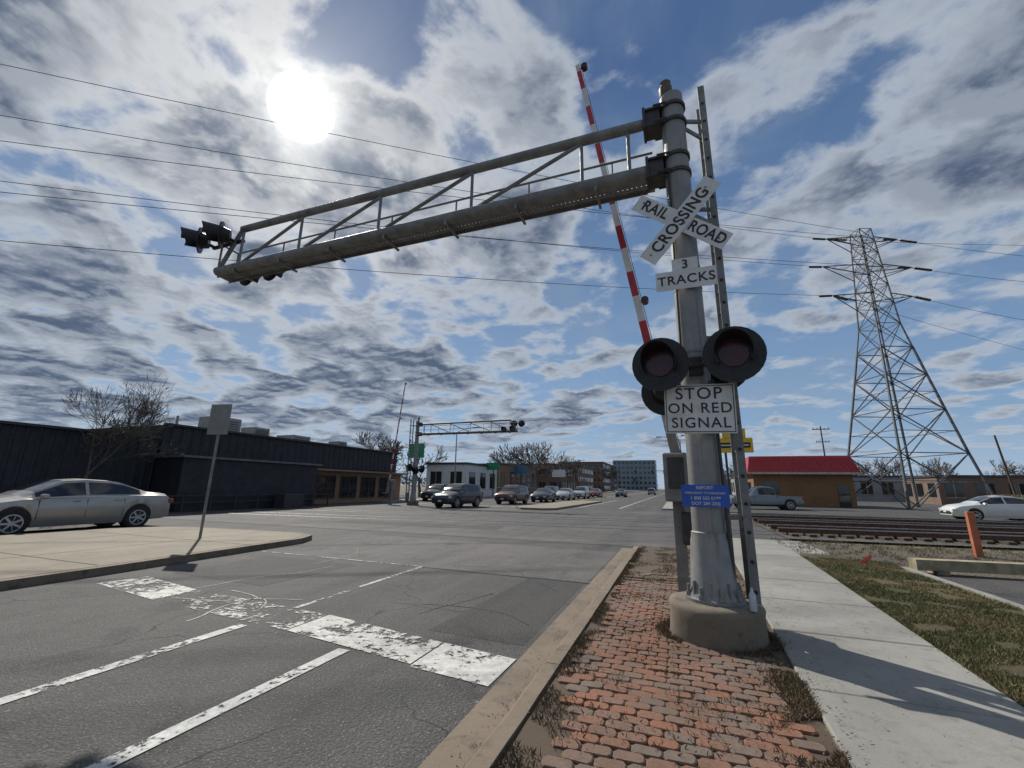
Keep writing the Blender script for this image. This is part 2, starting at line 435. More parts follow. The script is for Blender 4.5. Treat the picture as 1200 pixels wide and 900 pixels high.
while yy<8.9:
    off=(row%2)*pitchx/2
    xx=-1.0+off
    while xx<1.2:
        xr=.62+.022*max(0,yy-2)+.07*mnoise.noise(Vector((yy*1.3,2.2,0)))
        xlft=-.93+.10*max(0,mnoise.noise(Vector((yy*.8,7.7,0))))+(.12 if yy<3.4 else 0)
        if xx<xr and xx>xlft and not((xx-.30)**2+(yy-5.45)**2<.50**2) and not (yy>7.4 and random.random()<(yy-7.4)*.5):
            zc=.110+random.uniform(-.004,.005)+.014*mnoise.noise(Vector((xx*1.2,yy*1.2,0)))
            hx,hy=.0885,.0510; sh=.070
            jit=random.uniform(-.05,.05); cs_,sn=C(jit),S(jit)
            ring=[(hx,hy*.52),(sh,hy),(-sh,hy),(-hx,hy*.52),(-hx,-hy*.52),(-sh,-hy),(sh,-hy),(hx,-hy*.52)]
            tl=(random.uniform(-.04,.04),random.uniform(-.04,.04))
            vs=[]
            for lev,(sc,dz) in enumerate(((1,-.03),(1,-.007),(.91,0))):
                for (qx,qy) in ring:
                    qx*=sc;qy*=sc
                    vs.append((xx+qx*cs_-qy*sn,yy+qx*sn+qy*cs_,zc+dz+qx*tl[0]+qy*tl[1]))
            fs=[(k,(k+1)%8,(k+1)%8+8,k+8) for k in range(8)]+[(k+8,(k+1)%8+8,(k+1)%8+16,k+16) for k in range(8)]+[tuple(range(16,24))]
            pv.add(vs,fs,0); q=min(1,max(0,random.random()+.5*mnoise.noise(Vector((xx*.9,yy*.6,9))))); rnd+=[q]*24
        xx+=pitchx
    yy+=pitchy; row+=1
po=pv.make('brick_pavers',[PAVER])
at=po.data.attributes.new('rnd','FLOAT','POINT'); at.data.foreach_set('value',rnd)

# sidewalk panels
sw=MB()
def xl(y): return .70+max(0,(y-1))*.032
def xr_(y): return 2.18+max(0,(y-4))*.05
ys=[-6,-4.4,-2.8,-1.2,.4,2.0,2.75,4.3,5.85,7.4,8.95,10.5,12.0,13.5]
for i in range(len(ys)-1):
    a0,a1=ys[i]+.008,ys[i+1]-.008
    dz=random.uniform(-.005,.005)
    pts=[(xl(a0)+.02,a0),(xr_(a0),a0),(xr_(a1),a1),(xl(a1)+.02,a1)]
    zt=.13+dz
    vs=[(x,y,0.) for x,y in pts]+[(x,y,zt-.008) for x,y in pts]
    cx=sum(p[0] for p in pts)/4;cy=sum(p[1] for p in pts)/4
    vs+=[(x+(.012 if x<cx else -.012),y+(.012 if y<cy else -.012),zt) for x,y in pts]
    fs=[(k,(k+1)%4,(k+1)%4+4,k+4) for k in range(4)]+[(k+4,(k+1)%4+4,(k+1)%4+8,k+8) for k in range(4)]+[(8,9,10,11)]
    sw.add(vs,fs,1 if ys[i+1]<=2.75 else 0)
sw.make('sidewalk',[CONC,concrete_mat('concrete_walk_new',(.36,.30,.23),(.15,.12,.09),.35)])
sheet('tactile_paving',[(1.25,13.55),(2.7,13.55),(2.7,14.15),(1.25,14.15)],.012,mat('tactile_yellow',(.55,.38,.05),.8,0,.2,8))
sheet('sidewalk_apron',[(.6,12.9),(3.6,12.9),(3.6,17),(.6,17)],.0085,CONC)
# lawn
slab('lawn',[(2.1,-8),(4.2,-8),(4.2,11.4),(3.4,13),(2.72,13),(2.6,12)],-.03,.10,LAWN)
lk=MB()
lk.bar((4.27,-8,.06),(4.27,6.2,.06),.13,.14); lk.bar((4.27,6.22,.06),(4.20,11.5,.06),.13,.14)
lk.make('lot_kerb',[CONC])
sheet('dirt_strip',[(3.4,11.4),(80,11.6),(80,17.6),(3.4,16.8),(2.72,13)],.0,DIRTG)
def grass(name,region,n,hmin,hmax,m,z,clump=None,seed=1):
    rs=random.Random(seed); v=[];f=[];rn=[]
    k=0
    while k<n:
        x,y=region(rs)
        k+=1
        if clump is not None and mnoise.noise(Vector((x*2.3,y*2.3,seed)))<clump: continue
        h=rs.uniform(hmin,hmax); a_=rs.uniform(0,6.28); wd=rs.uniform(.0025,.005); le=rs.uniform(.2,1.1)*h; b_=rs.uniform(0,6.28)
        i=len(v)
        v+=[(x-wd*C(a_),y-wd*S(a_),z-.005),(x+wd*C(a_),y+wd*S(a_),z-.005),(x+le*C(b_)*.4+wd*.6*C(a_),y+le*S(b_)*.4+wd*.6*S(a_),z+h*.6),(x+le*C(b_),y+le*S(b_),z+h)]
        f+=[(i,i+1,i+2),(i,i+2,i+3)]
        q=min(1,max(0,.5+1.1*mnoise.noise(Vector((x*.9,y*.9,3)))+rs.uniform(-.35,.35))); rn+=[q]*4
    o=obj(name,v,f,m); at=o.data.attributes.new('rnd','FLOAT','POINT'); at.data.foreach_set('value',rn); return o
def reg_lawn(rs):
    y=2.5+9.8*rs.random()**1.5; return rs.uniform(xr_(y)-.03,4.22),y
grass('grass',reg_lawn,90000,.015,.042,GRASSM,.10,-.24,1)
def reg_verge(rs):
    q=rs.random()
    if q<.42: y=rs.uniform(1.5,4.6); return xl(y)+.03-abs(rs.gauss(0,.13)),y
    if q<.57: y=rs.uniform(1.5,12); return -1.03+abs(rs.gauss(0,.12 if y<4 else .06)),y
    if q<.66: a_=rs.uniform(0,6.28); r=.5+abs(rs.gauss(0,.07)); return .30+r*C(a_),5.45+r*S(a_)
    if q<.76: y=rs.uniform(1.8,7); return rs.uniform(-.95,xl(y)),y
    y=rs.uniform(6.6,12.4); return rs.uniform(-.98,xl(y)),y
grass('dry_grass',reg_verge,50000,.010,.042,DRYM,.105,-.05,5)
def reg_dirt(rs): return rs.uniform(2.8,16),rs.uniform(12.6,17.4)
grass('dry_grass.001',reg_dirt,22000,.03,.09,DRYM,.0,.0,9)

# median (left)
mp=[(-9.15,-20),(-9.45,5),(-9.75,9.6),(-10.1,10.3),(-10.9,10.65),(-15.2,10.3),(-16.2,9.9),(-16.9,8.8),(-17.2,5),(-17.2,-20)][::-1]
slab('median',mp,-.02,.13,CONC2)
def inset(pts,d): return [(x+(d if x<-13.3 else -d),y-(d if y>8.5 else 0)) for x,y in pts]
sheet('median_paving',inset(mp,.17),.134,CONC3)
jm=MB()
for y in(-4,-1,2,5,8): jm.quad((-17.0,y,.1385),(-9.7,y,.1385),(-9.7,y+.02,.1385),(-17.0,y+.02,.1385))
for x in(-12.,-14.5): jm.quad((x,-10,.1385),(x+.02,-10,.1385),(x+.02,10.1,.1385),(x,10.1,.1385))
jm.make('median_joints',[SOIL])
fm_=[(-9,29.8),(-8.2,30.6),(-8.0,50),(-11.2,50),(-11.4,31.2),(-10.6,30)]
slab('median.001',fm_,-.02,.15,CONC3)
slab('sidewalk.001',[(-1.2,36),(1.2,36),(1.2,400),(-1.2,400)],-.02,.12,CONC)
slab('sidewalk.002',[(-27.4,34),(-24.6,34),(-24.6,400),(-27.4,400)],-.02,.12,CONC)

# ------------------------------------------------------------------ markings
strip=sheet
strip('lane_line',[(-4.80,-3),(-4.66,-3),(-4.72,4.0),(-4.86,4.0)],.0065,P_LINE)
strip('lane_line.001',[(-4.84,4.6),(-4.76,4.6),(-4.88,8.0),(-4.96,8.0)],.0065,P_WORN)
strip('lane_line.002',[(-3.27,-3),(-3.13,-3),(-3.13,3.85),(-3.27,3.85)],.0065,P_LINE)
strip('stop_line',[(-8.75,4.55),(-6.9,4.28),(-6.9,4.9),(-8.6,5.2)],.0065,P_STOP)
strip('stop_line.001',[(-6.88,4.28),(-4.2,4.05),(-4.2,4.7),(-6.88,4.9)],.0065,P_STOPW)
strip('stop_line.002',[(-4.18,4.05),(-2.40,3.8),(-2.40,4.4),(-4.18,4.7)],.0065,P_STOP)
strip('stop_line.003',[(-2.38,3.75),(-1.56,3.66),(-1.54,4.28),(-2.38,4.4)],.0065,P_STOP2)
strip('pavement_joint',[(-9.4,8.05),(-4.9,7.98),(-4.9,8.03),(-9.4,8.11)],.0065,P_WORN)
strip('pavement_joint.001',[(-4.9,7.95),(-1.5,7.84),(-1.5,7.89),(-4.9,8.0)],.0065,TAR)
for i,(x,y1,y2) in enumerate([(-7.6,36,60),(-4.4,36,400),(-11.8,50,400),(-11.5,50,400)]):
    strip('lane_line.%03d'%(i+3),[(x-.07,y1),(x+.07,y1),(x+.07,y2),(x-.07,y2)],.0065,P_YEL if x<-11 else P_LINE)
strip('stop_line.004',[(-24,33.2),(-11.6,33.2),(-11.6,33.8),(-24,33.8)],.0085,P_STOP)

# ------------------------------------------------------------------ railroad tracks
def trackY(x,k): return 19.0+4.3*k+.09*(x+5)
tr=root('railway_track')
sheet('ballast',[(3.4,trackY(3.4,0)-2.2),(120,trackY(120,0)-2.2),(120,trackY(120,2)+2.4),(3.4,trackY(3.4,2)+2.4)],.02,BALLAST)
sheet('ballast.001',[(-60,trackY(-60,0)-2.2),(-26.5,trackY(-26.5,0)-2.2),(-26.5,trackY(-26.5,2)+2.4),(-60,trackY(-60,2)+2.4)],.02,BALLAST)
rl=MB(); ti=MB(); pn=MB()
ang=math.atan(.09)
for k in range(3):
    for sd_ in(-.72,.72):
        A=(3.4,trackY(3.4,k)+sd_); B=(110,trackY(110,k)+sd_)
        rl.bar((A[0],A[1],.19),(B[0],B[1],.19),.035,.12,0); rl.bar((A[0],A[1],.262),(B[0],B[1],.262),.07,.035,1); rl.bar((A[0],A[1],.12),(B[0],B[1],.12),.14,.025,0)
        a0=(-27,trackY(-27,k)+sd_);b0=(3.4,trackY(3.4,k)+sd_)
        for wd,z,mi in((.34,.0092,2),(.08,.0135,1)):
            pn.quad((a0[0],a0[1]-wd/2,z),(b0[0],b0[1]-wd/2,z),(b0[0],b0[1]+wd/2,z),(a0[0],a0[1]+wd/2,z),mi)
    x=3.7
    while x<70:
        ti.box((x,trackY(x,k),.06),(.23,2.6,.09),0,ang,None,.01); x+=.55
rl.make('rails',[RUST,RAILTOP],tr); ti.make('ties',[TIE],tr)
pn.make('flush_rails',[RUST,RAILTOP,DARK],tr)

# ------------------------------------------------------------------ cantilever crossing signal
def lamp_head(mb,c,f=-1,r=.305,hood=.30,yaw=0.,flat=.45):
    x,y,z=c; n=28
    t0=len(mb.v)
    mb.tube((0,0,0),(0,f*.03,0),r,r,n,0)
    mb.tube((0,-f*.14,0),(0,0,0),.13,.17,16,0)
    mb.tube((0,f*.03,0),(0,f*.045,0),.155,.15,24,1)
    vs=[];fs=[];N=22;R=.185
    for i in range(N+1):
        t_=RAD(-35)+RAD(250)*i/N
        depth=hood*(flat+(1-flat)*max(0,S(t_))) 
        for rr in(R,R-.006):
            vs.append((rr*C(t_),f*.03,rr*S(t_))); vs.append((rr*C(t_)*1.04,f*(.03+depth),rr*S(t_)*1.04))
    for i in range(N):
        a_=4*i;b_=4*(i+1)
        fs+=[(a_,b_,b_+1,a_+1),(a_+2,a_+3,b_+3,b_+2),(a_+1,b_+1,b_+3,a_+3)]
    mb.add(vs,fs,0)
    T=Matrix.Translation(Vector(c))@Matrix.Rotation(yaw,4,'Z')
    for i in range(t0,len(mb.v)): mb.v[i]=T@mb.v[i]

def cantilever(name,loc,rot,detail=True):
    R_=root(name,loc,rot)
    p=MB()
    fd=MB(); fd.lathe((0,0,0),[(.46,-.1),(.475,.02),(.46,.22),(.475,.29),(.455,.335),(.40,.35)],28); 
    for i,v_ in enumerate(fd.v):
        k_=1+.05*mnoise.noise(v_*4.)+.02*mnoise.noise(v_*14.); v_.x*=k_; v_.y*=k_
    fd.make('foundation',[CONCF],R_,50)
    p.lathe((0,0,0),[(.30,.352),(.30,.38),(.27,.385)],28)
    p.lathe((0,0,0),[(.265,.385),(.235,.46),(.20,.95),(.188,1.0),(.188,1.04),(.172,1.05),(.165,4),(.152,6.88),(.152,6.94),(.06,6.97)],28)
    for i in range(8):
        t_=i*math.pi/4+.2; x,y=.262*C(t_),.262*S(t_)
        p.tube((x,y,.37),(x,y,.50),.016,n=6); p.tube((x,y,.385),(x,y,.425),.03,n=6)
        p.bar((.21*C(t_+.39),.21*S(t_+.39),.46),(.255*C(t_+.39),.255*S(t_+.39),.46),.02,.18)
    p.lathe((-.06,0,6.95),[(.04,0),(.04,.06),(.08,.065),(.09,.10),(.09,.19),(.065,.215),(.065,.25),(.08,.27),(.03,.33)],16,1)
    p.make('mast',[GALV,mat('cap_brown',(.13,.10,.07),.6,.2)],R_,40)
    cl=MB()
    for z in(6.60,5.78):
        for dz in(-.13,.13): cl.tube((0,0,z+dz-.025),(0,0,z+dz+.025),.178,n=24)
        cl.box((-.27,-.0,z+.13),(.26,.30,.03)); cl.box((-.27,0,z-.13),(.26,.30,.03)); cl.box((-.38,0,z),(.035,.32,.33))
        for yq in(-.11,.11): cl.box((-.28,yq,z),(.22,.02,.24))
        for yq in(-.2,.2):
            for zq in(-.13,.13): cl.tube((-.25,yq*.9,z+zq),(-.08,yq*.9,z+zq),.016,n=6)
    cl.make('arm_clamps',[DARK],R_,40)
    a_=MB(); zt,zb=6.60,5.78; yr=.34
    a_.tube((-.38,-.02,zt),(-8.45,-.02,zt+.06),.078,.070,14); a_.tube((-.38,-.02,zb),(-9.0,-.02,zb),.105,.095,14)
    a_.tube((-8.45,-.02,zt+.06),(-9.0,-.02,zb),.045,n=8)
    X=[-.62,-1.3,-3.12,-4.95,-6.8,-8.4]
    for i,x in enumerate(X): a_.tube((x,-.02,zb),(x,-.02,zt),.026,n=8)
    for i in range(1,len(X)-1): a_.tube((X[i+1],-.02,zb+.05),(X[i],-.02,zt-.04),.030,n=8)
    for z,r in((zb,.045),(zb+.30,.015),(zb+.62,.018)):
        a_.tube((-.3,yr,z),(-9.0,yr,z),r,n=8)
    x=-.9
    while x>-9.05: a_.tube((x,yr,zb),(x,yr,zb+.62),.015,n=6); x-=1.35
    a_.bar((-.4,.06,zb-.035),(-9.1,.06,zb-.035),.02,.09); a_.bar((-.4,yr-.02,zb-.035),(-9.1,yr-.02,zb-.035),.02,.09)
    x=-.45
    while x>-9.1: a_.box((x,.19,zb-.03),(.05,.27,.012),0); x-=.066
    for yq in(.11,.17,.23,.29): a_.box((-4.75,yq,zb-.018),(8.7,.028,.012),0)
    x=-1.1
    while x>-9: 
        a_.bar((x,-.08,zb-.12),(x,yr+.02,zb-.12),.035,.035); a_.box((x,-.09,zb-.09),(.045,.02,.10)); x-=1.22
    a_.tube((-9.0,-.02,zb),(-9.0,yr,zb),.05,n=8); a_.tube((-.35,-.02,zb),(-.35,yr,zb),.04,n=8)
    a_.tube((-9.0,yr,zb+.62),(-9.0,-.02,zb+.62),.018,n=6); a_.tube((-9.0,-.02,zb),(-9.0,-.02,zb+.78),.02,n=6)
    a_.make('truss_arm',[GALVD,DARK],R_,40)
    l=MB(); ya=-.75 if detail else 0.
    for x in(-9.25,-8.62): lamp_head(l,(x,-.30,zb+.62),-1,.27,.34,ya,.8); l.tube((x,-.2,zb+.62),(x,.0,zb+.62),.035,n=8,m=0)
    l.tube((-9.3,0,zb+.62),(-8.4,0,zb+.62),.04,n=8)
    for x in(-8.8,-8.1): lamp_head(l,(x,.46,zb+.10),1,.21); l.tube((x,.44,zb+.1),(x,.32,zb+.1),.035,n=8,m=0)
    l.make('arm_flashers',[BLK,LENS],R_,40)
    l=MB(); zl=2.90
    for x in(-.385,.385): lamp_head(l,(x,-.40,zl+.05*(x>0)),-1,.315,.30,-.12)
    lamp_head(l,(-.36,.42,zl-.16),1); lamp_head(l,(.34,.30,zl+.10),1)
    l.tube((-.42,-.235,zl),(.42,-.235,zl),.032,n=10,m=0); l.tube((0,-.24,zl),(0,-.1,zl),.05,n=10,m=0)
    l.tube((-.42,.26,zl-.12),(.0,.26,zl-.12),.032,n=10,m=0)
    l.box((0,-.19,zl),(.16,.08,.22),0,0,None,.01)
    l.make('mast_flashers',[BLK,LENS],R_,40)
    b=MB()
    for z in(1.5,2.15,2.65,3.1,3.95,4.25,4.7,5.05): b.tube((0,0,z-.012),(0,0,z+.012),.180-.003*z*.8,n=28)
    b.make('bands',[GALVD],R_,40)
    ld=MB()
    for yq in(.05,.45):
        ld.bar((.40,yq,.25),(.40,yq,7.05),.085,.03)
    z=.45
    while z<6.9: 
        ld.tube((.40,.05,z),(.40,.45,z),.014,n=6); ld.tube((.40,.032,z),(.40,.03,z),.022,n=8,m=1); z+=.3
    for z in(1.2,3.3,5.1,6.5):
        ld.bar((.12,.0,z),(.40,.10,z),.03,.05); ld.bar((.12,.1,z),(.40,.42,z),.03,.05)
    ld.box((.43,.25,.62),(.03,.42,.75))
    ld.make('ladder',[GALVD,BLK],R_,40)
    if detail:
        y=-.205
        bw=.235
        def blade(nm,an,parts,dy):
            L=1.30; k=MB(); k.box((0,0,0),(L,.006,bw)); 
            o=obj(nm,k.v,k.f,[SIGNW],None,R_,None,(-.03,y+dy,4.83),(0,-RAD(an),0))
            for tx,dx,sx,spc in parts:
                text(nm+'_text',tx,(-.03+dx*C(RAD(an)),y+dy-.0045,4.83+dx*S(RAD(an))),.205,SIGNK,R_,(math.pi/2,-RAD(an),0),.022,sx,spc)
        blade('crossbuck_blade_1',-38,(('RAIL',-.365,.86,1.05),('ROAD',.375,.82,1.05)),0)
        blade('crossbuck_blade_2',49,(('CROSSING',0,.96,1.08),),-.012)
        bt=MB()
        for (dx,dz) in((-.05,.05),(.05,-.05),(-.42,.36),(.42,-.34),(.33,.4),(-.38,-.42)): bt.tube((-.03+dx,y-.012,4.83+dz),(-.03+dx,y-.022,4.83+dz),.012,n=8)
        bt.make('sign_bolts',[GALVD],R_)
        tr_=MB(); tr_.box((0,0,0),(.70,.006,.25)); tr_.box((0,0,.205),(.30,.006,.155))
        tr_.make('tracks_plate',[SIGNW],R_,None,(-.02,y,4.02))
        text('tracks_text','TRACKS',(-.02,y-.0045,4.015),.165,SIGNK,R_,bold=.014,space=1.12)
        text('tracks_number','3',(-.02,y-.0045,4.215),.165,SIGNK,R_,bold=.014)
        sp_=MB(); sp_.box((0,0,0),(.74,.006,.56)); 
        sp_.make('stop_plate',[SIGNW],R_,None,(.0,y-.03,2.39),(0,RAD(1.5),0))
        bl=MB()
        for (cx,cz,wx,wz) in((0,.262,.71,.008),(0,-.262,.71,.008),(-.352,0,.008,.53),(.352,0,.008,.53)): bl.box((cx,0,cz),(wx,.004,wz))
        bl.make('stop_plate_border',[SIGNK],R_,None,(0,y-.035,2.39),(0,RAD(1.5),0))
        for i,tx in enumerate(('STOP','ON RED','SIGNAL')):
            text('stop_text_%d'%i,tx,(.0,y-.0355,2.56-.168*i),.165 if i else .19,SIGNK,R_,(math.pi/2,RAD(1.5),0),.006,1.,1.14)
        bp_=MB(); bp_.box((0,0,0),(.48,.006,.235)); bp_.make('report_plate',[SIGNB],R_,None,(-.02,y-.02,1.43))
        for i,tx in enumerate(('REPORT','EMERGENCY TO RAILROAD','1 800 555 0199','DOT 284 283J')):
            text('report_text_%d'%i,tx,(-.02,y-.0255,1.515-.055*i),.048 if i!=1 else .032,SIGNW,R_,bold=.01)
        g=MB()
        g.box((-.30,.72,1.65),(.30,.34,.62),0,0,None,.02); g.box((-.30,.9,.75),(.14,.14,1.3),0); g.box((-.30,.545,1.7),(.20,.012,.4),1)
        g.box((.23,.30,1.02),(.05,.05,1.3),0)
        g.make('gate_mechanism',[GALVD,DARK],R_,40)
        conduit=MB(); conduit.tube((.19,-.09,.45),(.17,-.09,2.75),.018,n=8); conduit.tube((-.14,-.13,2.95),(-.12,-.12,5.6),.014,n=8)
        conduit.tube((-.12,-.12,5.6),(-.4,-.14,5.7),.014,n=8)
        conduit.make('conduits',[DARK],R_,40)
    return R_
mast=cantilever('railroad_crossing_signal',(.30,5.45,.10),0.)
far=cantilever('railroad_crossing_signal.001',(-20.3,31.0,0.),math.pi,False)

def gate(name,base,tip,wd=.12):
    R_=root(name); base=Vector(base);tip=Vector(tip)
    d=tip-base; L=d.length; a_=MB(); k=0; s=0.
    u=d.normalized(); side=Vector((u.z,0,-u.x))
    def flat(p,q,w0,w1,th,m):
        vs=[]
        for pt,w_ in((p,w0),(q,w1)):
            for sa,sb in((-1,-1),(1,-1),(1,1),(-1,1)): vs.append(pt+side*(sa*w_/2)+Vector((0,sb*th/2,0)))
        a_.add(vs,[(3,2,1,0),(4,5,6,7),(0,1,5,4),(1,2,6,5),(2,3,7,6),(3,0,4,7)],m)
    while s<L-.01:
        e=min(L,s+.42)
        flat(base+d*(s/L),base+d*(e/L),wd*(1-.35*s/L),wd*(1-.35*e/L),.035,k%2); s=e;k+=1
    for q in(.985,.64,.33):
        pnt=base+d*q
        a_.tube(pnt+side*.11-Vector((0,.05,0)),pnt+side*.11+Vector((0,.05,0)),.055,n=12,m=2); a_.bar(pnt,pnt+side*.09,.02,.03,3)
    for i in range(12):
        a_.tube(base+d*(i/12)+side*(.075-.02*i/12),base+d*((i+1)/12)+side*(.075-.02*(i+1)/12),.006,n=4,m=3)
    for yo in(.09,-.09):
        flat(base-u*.9+Vector((0,yo,0)),base+u*(1.2 if yo>0 else .5)+Vector((0,yo,0)),.14,.12,.03,4)
    a_.box(base-u*.85,(.3,.3,.4),3,0,None,.02)
    a_.box(base+u*1.6,(.34,.05,.05),1)
    a_.make('arm',[REDP,WHTP,LENS,DARK,GALV],R_); return R_
gate('crossing_gate',(.035,6.25,1.95),(-1.18,6.25,9.15))
g2=gate('crossing_gate.001',(-22.2,30.2,1.6),(-21.3,30.2,10.2),.12)
gm=MB(); gm.box((-22.2,30.6,.7),(.2,.2,1.4)); gm.box((-22.2,30.6,1.6),(.5,.4,.8),0,0,None,.03); gm.make('gate_mechanism',[GALVD],g2)

rs_=root('traffic_sign',(-12.0,8.33,.13),0)
q=MB(); q.bar((0,0,0),(0.02,0,3.6),.05,.05); q.make('post',[GALVD],rs_)
q=MB(); q.box((0,-.03,3.20),(.66,.008,.86),0,RAD(12),None,0); q.make('panel',[mat('sign_back',(.20,.20,.195),.5,.4,.1)],rs_)

q=MB(); q.box((7.2,15.3,.55),(.15,.12,1.15),0,0,None,.012); q.make('marker_post',[ORANGE])
q=MB(); q.bar((4.35,11.5,.20),(8.6,12.0,.20),.26,.2); q.bar((4.8,11.45,.06),(4.8,11.85,.06),.2,.1); q.bar((7.6,11.6,.06),(7.6,12.1,.06),.2,.1); q.make('timber_barrier',[WOOD])
q=MB(); q.bar((3.60,11.8,.12),(3.72,11.65,.28),.04,.05,0); q.bar((3.66,11.72,.2),(3.62,11.85,.12),.03,.03,1); q.make('broken_gate_piece',[REDP,WHTP])
q=MB(); q.lathe((.62,5.12,.45),[(.03,0),(.033,.02),(.033,.14),(.014,.18),(.014,.21)],14); q.make('plastic_bottle',[glass_mat('bottle_plastic',(.4,.45,.5))],None,40)
rs=random.Random(4); v=[];f=[]
for i in range(2200):
    q=rs.random()
    if q<.5: y=rs.uniform(1.8,9); x=rs.gauss(.6+.03*y,.18)
    elif q<.8: y=rs.uniform(1.5,12); x=-1.22-abs(rs.gauss(0,.12))
    else: y=rs.uniform(1.5,9); x=rs.uniform(-1.05,2.3)
    z=.124 if -1.2<x<xl(y) else (.138 if x>xl(y) else .010); s=rs.uniform(.004,.013); a_=rs.uniform(0,6.28); k=len(v)
    v+=[(x+s*C(a_),y+s*S(a_),z+rs.uniform(0,.006)),(x+s*.5*C(a_+1.8),y+s*.5*S(a_+1.8),z+.004),(x-s*C(a_),y-s*S(a_),z+rs.uniform(0,.008)),(x-s*.5*C(a_+1.5),y-s*.5*S(a_+1.5),z)]
    f+=[(k,k+1,k+2),(k,k+2,k+3)]
obj('leaf_litter',v,f,mat('dead_leaf',(.13,.085,.045),.9,0,.5,30))

# ------------------------------------------------------------------ vehicles
def lerp(a,b,t): return a+(b-a)*t
def vehicle(name,kind,loc,rot,col,metal=.4,near=False,scale=1.):
    R_=root(name,loc,rot); R_.scale=(scale,)*3
    body=paintm(name+'_paint',col,metal)
    if kind=='sedan':
        st=[(-2.42,.66,.70,.74,.62,.36),(-2.36,.86,.92,.82,.68,.30),(-2.2,.97,1.04,.87,.70,.26),(-1.72,1.0,1.09,.91,.71,.24),(-1.62,1.0,1.11,.91,.70,.22),(-1.0,.99,1.36,.92,.60,.2),(-.62,.98,1.43,.92,.59,.2),(-.10,.97,1.46,.92,.59,.2),(-.02,.97,1.46,.92,.59,.2),(.45,.95,1.42,.92,.60,.2),(1.28,.93,1.0,.91,.72,.2),(1.45,.90,.97,.91,.70,.22),(2.0,.82,.88,.88,.66,.22),(2.3,.68,.74,.80,.6,.24),(2.42,.50,.56,.70,.5,.28)]
        wx=(-1.42,1.42);wr=.33;hw=.92
    elif kind=='suv':
        st=[(-2.3,.80,1.0,.80,.66,.42),(-2.26,1.02,1.2,.86,.68,.36),(-2.1,1.06,1.60,.91,.68,.3),(-1.75,1.06,1.68,.93,.68,.28),(-1.0,1.05,1.72,.93,.68,.26),(-.92,1.05,1.72,.93,.68,.26),(-.1,1.04,1.72,.93,.68,.26),(-.02,1.04,1.72,.93,.68,.26),(.4,1.03,1.68,.93,.67,.26),(1.15,1.02,1.12,.92,.76,.26),(1.4,1.0,1.08,.92,.72,.28),(2.0,.94,1.0,.89,.66,.3),(2.22,.82,.88,.84,.6,.3),(2.32,.6,.66,.76,.5,.34)]
        wx=(-1.4,1.4);wr=.37;hw=.93
    elif kind=='pickup':
        st=[(-2.85,.9,.92,.88,.86,.5),(-2.8,1.05,1.07,.96,.92,.45),(-.75,1.06,1.08,.98,.94,.4),(-.68,1.12,1.74,.98,.70,.4),(-.5,1.12,1.88,.98,.70,.38),(.0,1.12,1.92,.98,.70,.38),(.08,1.12,1.92,.98,.70,.38),(.6,1.11,1.86,.98,.70,.38),(1.15,1.11,1.2,.97,.80,.38),(1.4,1.1,1.18,.97,.8,.4),(2.5,1.06,1.14,.95,.76,.4),(2.7,.98,1.06,.9,.7,.42),(2.8,.70,.76,.84,.6,.44)]
        wx=(-1.75,1.75);wr=.40;hw=.98
    xs=sorted(set([s[0] for s in st]+[round(c+wr*1.14*k,3) for c in wx for k in(-1.001,-.97,-.85,-.6,-.3,0,.3,.6,.85,.97,1.001)]))
    def at(x):
        for i in range(len(st)-1):
            if st[i][0]<=x<=st[i+1][0]:
                t_=(x-st[i][0])/(st[i+1][0]-st[i][0]); return [lerp(st[i][k],st[i+1][k],t_) for k in range(1,6)]
        return list(st[-1][1:])
    rings=[];info=[]
    for x in xs:
        belt,top,w_,wrf,zb=at(x)
        for c in wx:
            d=abs(x-c)
            if d<wr*1.14: zb=max(zb,wr+math.sqrt(max(0,(wr*1.14)**2-d*d)))
        zs=max(zb+.04,.40 if zb<.4 else zb+.04); zm=max(zs+.03,(belt+.38)/2+.05)
        zm=min(zm,belt-.02); zs=min(zs,zm-.01); zb=min(zb,zs-.02)
        pts=[(0,zb),(w_*.90,zb),(w_*.985,zs),(w_,zm),(w_*.965,belt),(lerp(w_*.95,wrf,.12),lerp(belt,top,.12)),(lerp(w_*.95,wrf,.86),lerp(belt,top,.86)),(wrf,top),(wrf*.6,top+.025),(0,top+.035)]
        rings.append([Vector((x,yy_,zz_)) for yy_,zz_ in pts]); info.append((belt,top))
    v=[];f=[];fmn=[]
    n=len(rings[0])
    for r in rings:
        for p_ in r: v.append(p_)
        for p_ in r: v.append(Vector((p_.x,-p_.y,p_.z)))
    for i in range(len(rings)-1):
        t0=info[i][1]-info[i][0]; t1=info[i+1][1]-info[i+1][0]; dx=xs[i+1]-xs[i]
        tall=min(t0,t1)>.16 or (max(t0,t1)>.3 and min(t0,t1)>.09)
        slope=abs(info[i+1][1]-info[i][1])/max(dx,.001)
        xm=(xs[i]+xs[i+1])/2
        for k in range(n-1):
            mi=0
            if k==5 and tall: mi=1
            if k==5 and tall and any(abs(xm-p)<.05 for p in ((-.06,) if kind!='suv' else (-.06,-.96))): mi=0
            if k in(7,8) and slope>.33 and max(info[i][1],info[i+1][1])>1.12 and dx>.0 and not(kind=='pickup' and xm<-.75): mi=1
            if k==0: mi=2
            for s_ in(0,1):
                a_=i*2*n+s_*n+k; b_=(i+1)*2*n+s_*n+k
                q=(a_,b_,b_+1,a_+1); f.append(q if s_ else q[::-1]); fmn.append(mi)
    for i in(0,len(rings)-1):
        b_=i*2*n; q=[b_+k for k in range(n)]+[b_+n+k for k in range(n-1,-1,-1)]
        f.append(tuple(q)); fmn.append(0)
    obj('body',v,f,[body,GLASS,DARK],fmn,R_,32)
    ww=MB()
